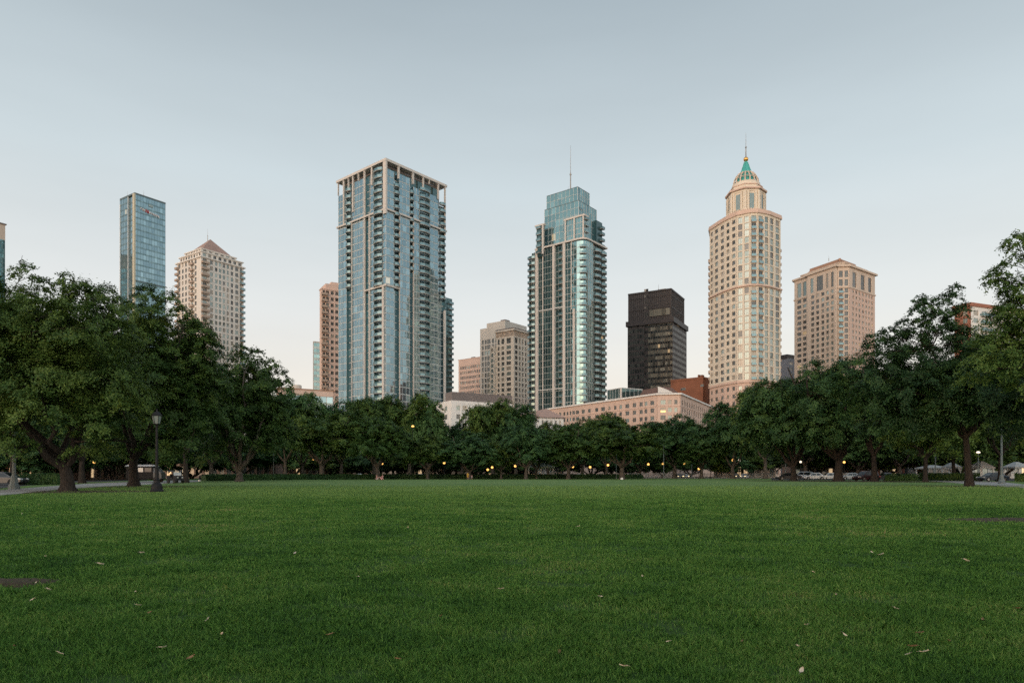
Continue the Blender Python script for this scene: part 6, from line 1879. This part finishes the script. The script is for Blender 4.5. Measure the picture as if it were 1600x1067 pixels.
M['lit_glass'] = mat_emit('lit shop window', (1.0, .70, .40), .10)
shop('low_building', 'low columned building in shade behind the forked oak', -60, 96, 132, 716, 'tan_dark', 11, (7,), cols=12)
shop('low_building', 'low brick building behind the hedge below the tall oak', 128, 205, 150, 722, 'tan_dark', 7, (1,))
shop('shop_building', 'low grey shop behind the tree with pale upright stems', 566, 700, 232, 728, 'grey_conc', 14, (9,))
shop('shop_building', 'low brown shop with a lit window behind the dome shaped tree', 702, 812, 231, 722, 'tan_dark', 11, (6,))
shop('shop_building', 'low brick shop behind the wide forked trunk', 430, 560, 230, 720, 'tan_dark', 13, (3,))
shop('shop_building', 'low tan shop with lit windows beyond the metal fence', 1128, 1212, 229, 724, 'tan', 8, (2, 3))
shop('shop_building', 'low grey shop behind the parked white cars', 1240, 1345, 205, 726, 'tan_dark', 10, (5,))
shop('shop_building', 'low brick and pale building beyond the dark hedge', 1352, 1432, 200, 718, 'brick2', 8, (4,))
shop('shop_building', 'long low grey building behind the market tents', 1434, 1680, 195, 722, 'grey_conc', 20, (13,))
shop('shop_building', 'low brown building behind the trees at the path end', 210, 425, 190, 722, 'tan_dark', 18, (4,))

# ------------------------------------------------------------------ people
M['skin'] = mat_plain('skin', (.42, .25, .18), .6)
M['hair'] = mat_plain('dark hair', (.03, .02, .015), .6)
def skin_fig(name, nodes, edges, mat, parent, root=0, sub=2):
    me = bpy.data.meshes.new(name); me.from_pydata([n[:3] for n in nodes], edges, [])
    me.materials.append(mat)
    o = add_obj(name, me, parent)
    o.modifiers.new('Skin', 'SKIN')
    sv = me.skin_vertices[0].data
    for i, n in enumerate(nodes): sv[i].radius = (n[3], n[4] if len(n) > 4 else n[3]); sv[i].use_root = (i == root)
    s = o.modifiers.new('Subdivision', 'SUBSURF'); s.levels = s.render_levels = sub
    for p in me.polygons: p.use_smooth = True
    return o
def hand(nodes, edges, wrist_i, d, s=1.0):
    """palm and five fingers grown from the wrist along direction d"""
    w = Vector(nodes[wrist_i][:3]); d = Vector(d).normalized(); sd = d.orthogonal().normalized()
    palm = w + d * .075 * s; nodes.append((*palm, .035 * s, .018 * s)); pi = len(nodes) - 1; edges.append((wrist_i, pi))
    for k, (off, ln) in enumerate(((-.030, .060), (-.010, .075), (.010, .070), (.028, .055))):
        a = palm + d * .035 * s + sd * off * s; b = a + d * ln * s + Vector((0, 0, -.012)) * s
        nodes.append((*a, .010 * s)); nodes.append((*b, .007 * s)); edges.append((pi, len(nodes) - 2)); edges.append((len(nodes) - 2, len(nodes) - 1))
    t = w + d * .035 * s + sd * -.045 * s; nodes.append((*t, .011 * s)); edges.append((wrist_i, len(nodes) - 1))
def person(label, loc, rz, J, s, top_mat, low_mat, low_bare=True, group=None, long_hair=False):
    """J: joint dict in metres for an adult; one skinned body, head with face, clothes as children"""
    o = thing('person', label, 'person', loc, rz, group)
    v = lambda k, r, r2=None: (J[k][0] * s, J[k][1] * s, J[k][2] * s, r * s, (r2 or r) * s)
    nodes = [v('pelvis', .13, .10), v('waist', .115, .09), v('chest', .145, .10), v('neck', .05), v('jaw', .062, .07), v('head', .078, .095), v('crown', .05, .06)]
    edges = [(0, 1), (1, 2), (2, 3), (3, 4), (4, 5), (5, 6)]
    for sd in ('l', 'r'):
        b = len(nodes); nodes += [v('sh' + sd, .055), v('el' + sd, .04), v('wr' + sd, .028)]; edges += [(2, b), (b, b + 1), (b + 1, b + 2)]
        dv = Vector(J['wr' + sd]) - Vector(J['el' + sd]); hand(nodes, edges, b + 2, dv, s)
        b = len(nodes); nodes += [v('hp' + sd, .085), v('kn' + sd, .058), v('an' + sd, .038), v('to' + sd, .036, .025)]; edges += [(0, b), (b, b + 1), (b + 1, b + 2), (b + 2, b + 3)]
    skin_fig('body', nodes, edges, M['skin'], o)
    # shirt and shorts
    n2 = [(v('pelvis', .142, .112)), v('waist', .13, .105), v('chest', .158, .113), tuple((Vector(v('neck', .07)[:3]) * .85 + Vector(v('chest', .07)[:3]) * .15)) + (.065 * s,)]; e2 = [(0, 1), (1, 2), (2, 3)]
    for sd in ('l', 'r'):
        b = len(n2); m = (Vector(J['sh' + sd]) * .3 + Vector(J['el' + sd]) * .7) * s; n2 += [v('sh' + sd, .068), (*m, .058 * s)]; e2 += [(2, b), (b, b + 1)]
    skin_fig('shirt', n2, e2, top_mat, o)
    n3 = [v('pelvis', .148, .116)]; e3 = []
    for sd in ('l', 'r'):
        b = len(n3); t = .85 if low_bare else 1.0
        m = (Vector(J['hp' + sd]) * (1 - t) + Vector(J['kn' + sd]) * t) * s; n3 += [v('hp' + sd, .098), (*m, .078 * s)]; e3 += [(0, b), (b, b + 1)]
        if not low_bare:
            a = (Vector(J['kn' + sd]) * .1 + Vector(J['an' + sd]) * .9) * s; n3.append((*a, .055 * s)); e3.append((b + 1, b + 2))
    skin_fig('trousers', n3, e3, low_mat, o)
    # hair, eyes, nose, mouth, ears
    hd = Vector(J['head']) * s; r = .1 * s
    up = (Vector(J['crown']) - Vector(J['head'])).normalized(); fw = Vector((0, -1, 0)); fw = (fw - up * fw.dot(up)).normalized(); sdv = up.cross(fw)
    hb = MB(); c = hd + up * .018 * s - fw * .012 * s
    for i in range(6):
        for k in range(12):
            P_ = lambda a, b_: c + (up * math.cos(a) + (fw * math.cos(b_) + sdv * math.sin(b_)) * math.sin(a)) * r * (1.06 if math.cos(b_) < .6 else .98)
            a0, a1 = i * .3, (i + 1) * .3; b0, b1 = k * math.pi / 6, (k + 1) * math.pi / 6
            if a1 > 1.0 and math.cos((b0 + b1) / 2) > .45: continue
            hb.face([P_(a0, b0), P_(a1, b0), P_(a1, b1), P_(a0, b1)])
    hb.build('hair', M['hair'], o, local=True)
    for nm, mat, pts in (('eye', M['black_metal'], [(.034, .0), (-.034, .0)]),):
        for q, z in pts:
            e = MB(); cc = hd + fw * .088 * s + sdv * q * s + up * z; e.tube([cc, cc + fw * .008 * s], .011 * s, 8); e.build('eye', mat, o, local=True)
    e = MB(); cc = hd + fw * .085 * s - up * .005 * s; e.tube([cc, cc + fw * .022 * s - up * .03 * s], [.008 * s, .015 * s], 6); e.build('nose', M['skin'], o, local=True)
    e = MB(); cc = hd + fw * .082 * s - up * .058 * s; e.tube([cc - sdv * .022 * s, cc + sdv * .022 * s], .007 * s, 6); e.build('mouth', M['tail_red'], o, local=True)
    for q in (1, -1):
        e = MB(); cc = hd + sdv * q * .082 * s; e.tube([cc + up * .02 * s, cc - up * .025 * s], [.014 * s, .01 * s], 6); e.build('ear', M['skin'], o, local=True)
    return o
stand = dict(pelvis=(0, 0, .93), waist=(0, 0, 1.08), chest=(0, 0, 1.30), neck=(0, -.01, 1.48), jaw=(0, -.03, 1.56), head=(0, -.02, 1.63), crown=(0, 0, 1.70),
             shl=(.19, 0, 1.38), ell=(.25, .03, 1.10), wrl=(.24, -.06, .86), shr=(-.19, 0, 1.38), elr=(-.26, .04, 1.10), wrr=(-.28, -.05, .87),
             hpl=(.09, 0, .88), knl=(.10, -.06, .48), anl=(.10, .02, .08), tol=(.11, -.15, .03), hpr=(-.09, 0, .88), knr=(-.10, .02, .48), anr=(-.10, .08, .09), tor=(-.11, -.08, .03))
seated = dict(pelvis=(0, 0, .14), waist=(0, .04, .30), chest=(0, .10, .52), neck=(0, .10, .70), jaw=(0, .07, .78), head=(0, .08, .85), crown=(0, .10, .92),
              shl=(.19, .10, .60), ell=(.27, .24, .36), wrl=(.26, .34, .12), shr=(-.19, .10, .60), elr=(-.24, -.12, .46), wrr=(-.14, -.36, .46),
              hpl=(.10, -.04, .13), knl=(.13, -.42, .50), anl=(.13, -.62, .08), tol=(.14, -.82, .03), hpr=(-.10, -.04, .13), knr=(-.14, -.40, .48), anr=(-.15, -.72, .08), tor=(-.16, -.92, .03))
bend = dict(stand); bend.update(pelvis=(0, .10, .88), waist=(0, .02, 1.03), chest=(0, -.14, 1.20), neck=(0, -.26, 1.34), jaw=(0, -.32, 1.39), head=(0, -.33, 1.46), crown=(0, -.33, 1.54), shl=(.19, -.18, 1.25), ell=(.24, -.26, .98), wrl=(.18, -.40, .80), shr=(-.19, -.18, 1.25), elr=(-.24, -.26, .98), wrr=(-.18, -.42, .82), hpl=(.09, .1, .84), hpr=(-.09, .1, .84))
yel = mat_plain('yellow cloth', (.75, .42, .03), .8); pinkc = mat_plain('pink cloth', (.62, .30, .30), .8); bluec = mat_plain('pale cloth', (.45, .45, .48), .8); darkc = mat_plain('dark cloth', (.04, .04, .05), .8)
Dp = 152.0
person('person in a bright yellow top and shorts standing beside a child', (X(731, Dp), Dp, 0), .5, stand, .92, yel, yel)
person('small child in pink standing next to the person in yellow', (X(737.5, Dp), Dp - .3, 0), -.4, stand, .60, pinkc, bluec)
Ds = 140.0
person('person in pink sitting on the grass with knees drawn up', (X(597, Ds), Ds, 0), 1.35 + math.pi, seated, 1.3, pinkc, pinkc)
person('person in pale salmon sitting on the grass facing the other seated one', (X(589, Ds), Ds + .3, 0), 1.6, seated, 1.2, pinkc, bluec)
# white bag at the foot of the forward tree
p = (X(971.5, 149), 149, 0)
o = thing('bag', 'small white bag on the grass at the foot of the thin pale forked trunk', 'bag', p)
mb = MB(); mb.prism([(-.28, -.16), (.28, -.16), (.28, .16), (-.28, .16)], -.01, .34, pts2=[(-.24, -.07), (.24, -.07), (.24, .07), (-.24, .07)]); mb.build('sack', M['white_wall'], o, local=True)
mb = MB(); mb.tube([(-.12, 0, .33), (-.1, 0, .5), (.1, 0, .5), (.12, 0, .33)], .016, 6); mb.build('handle', M['white_wall'], o, local=True)
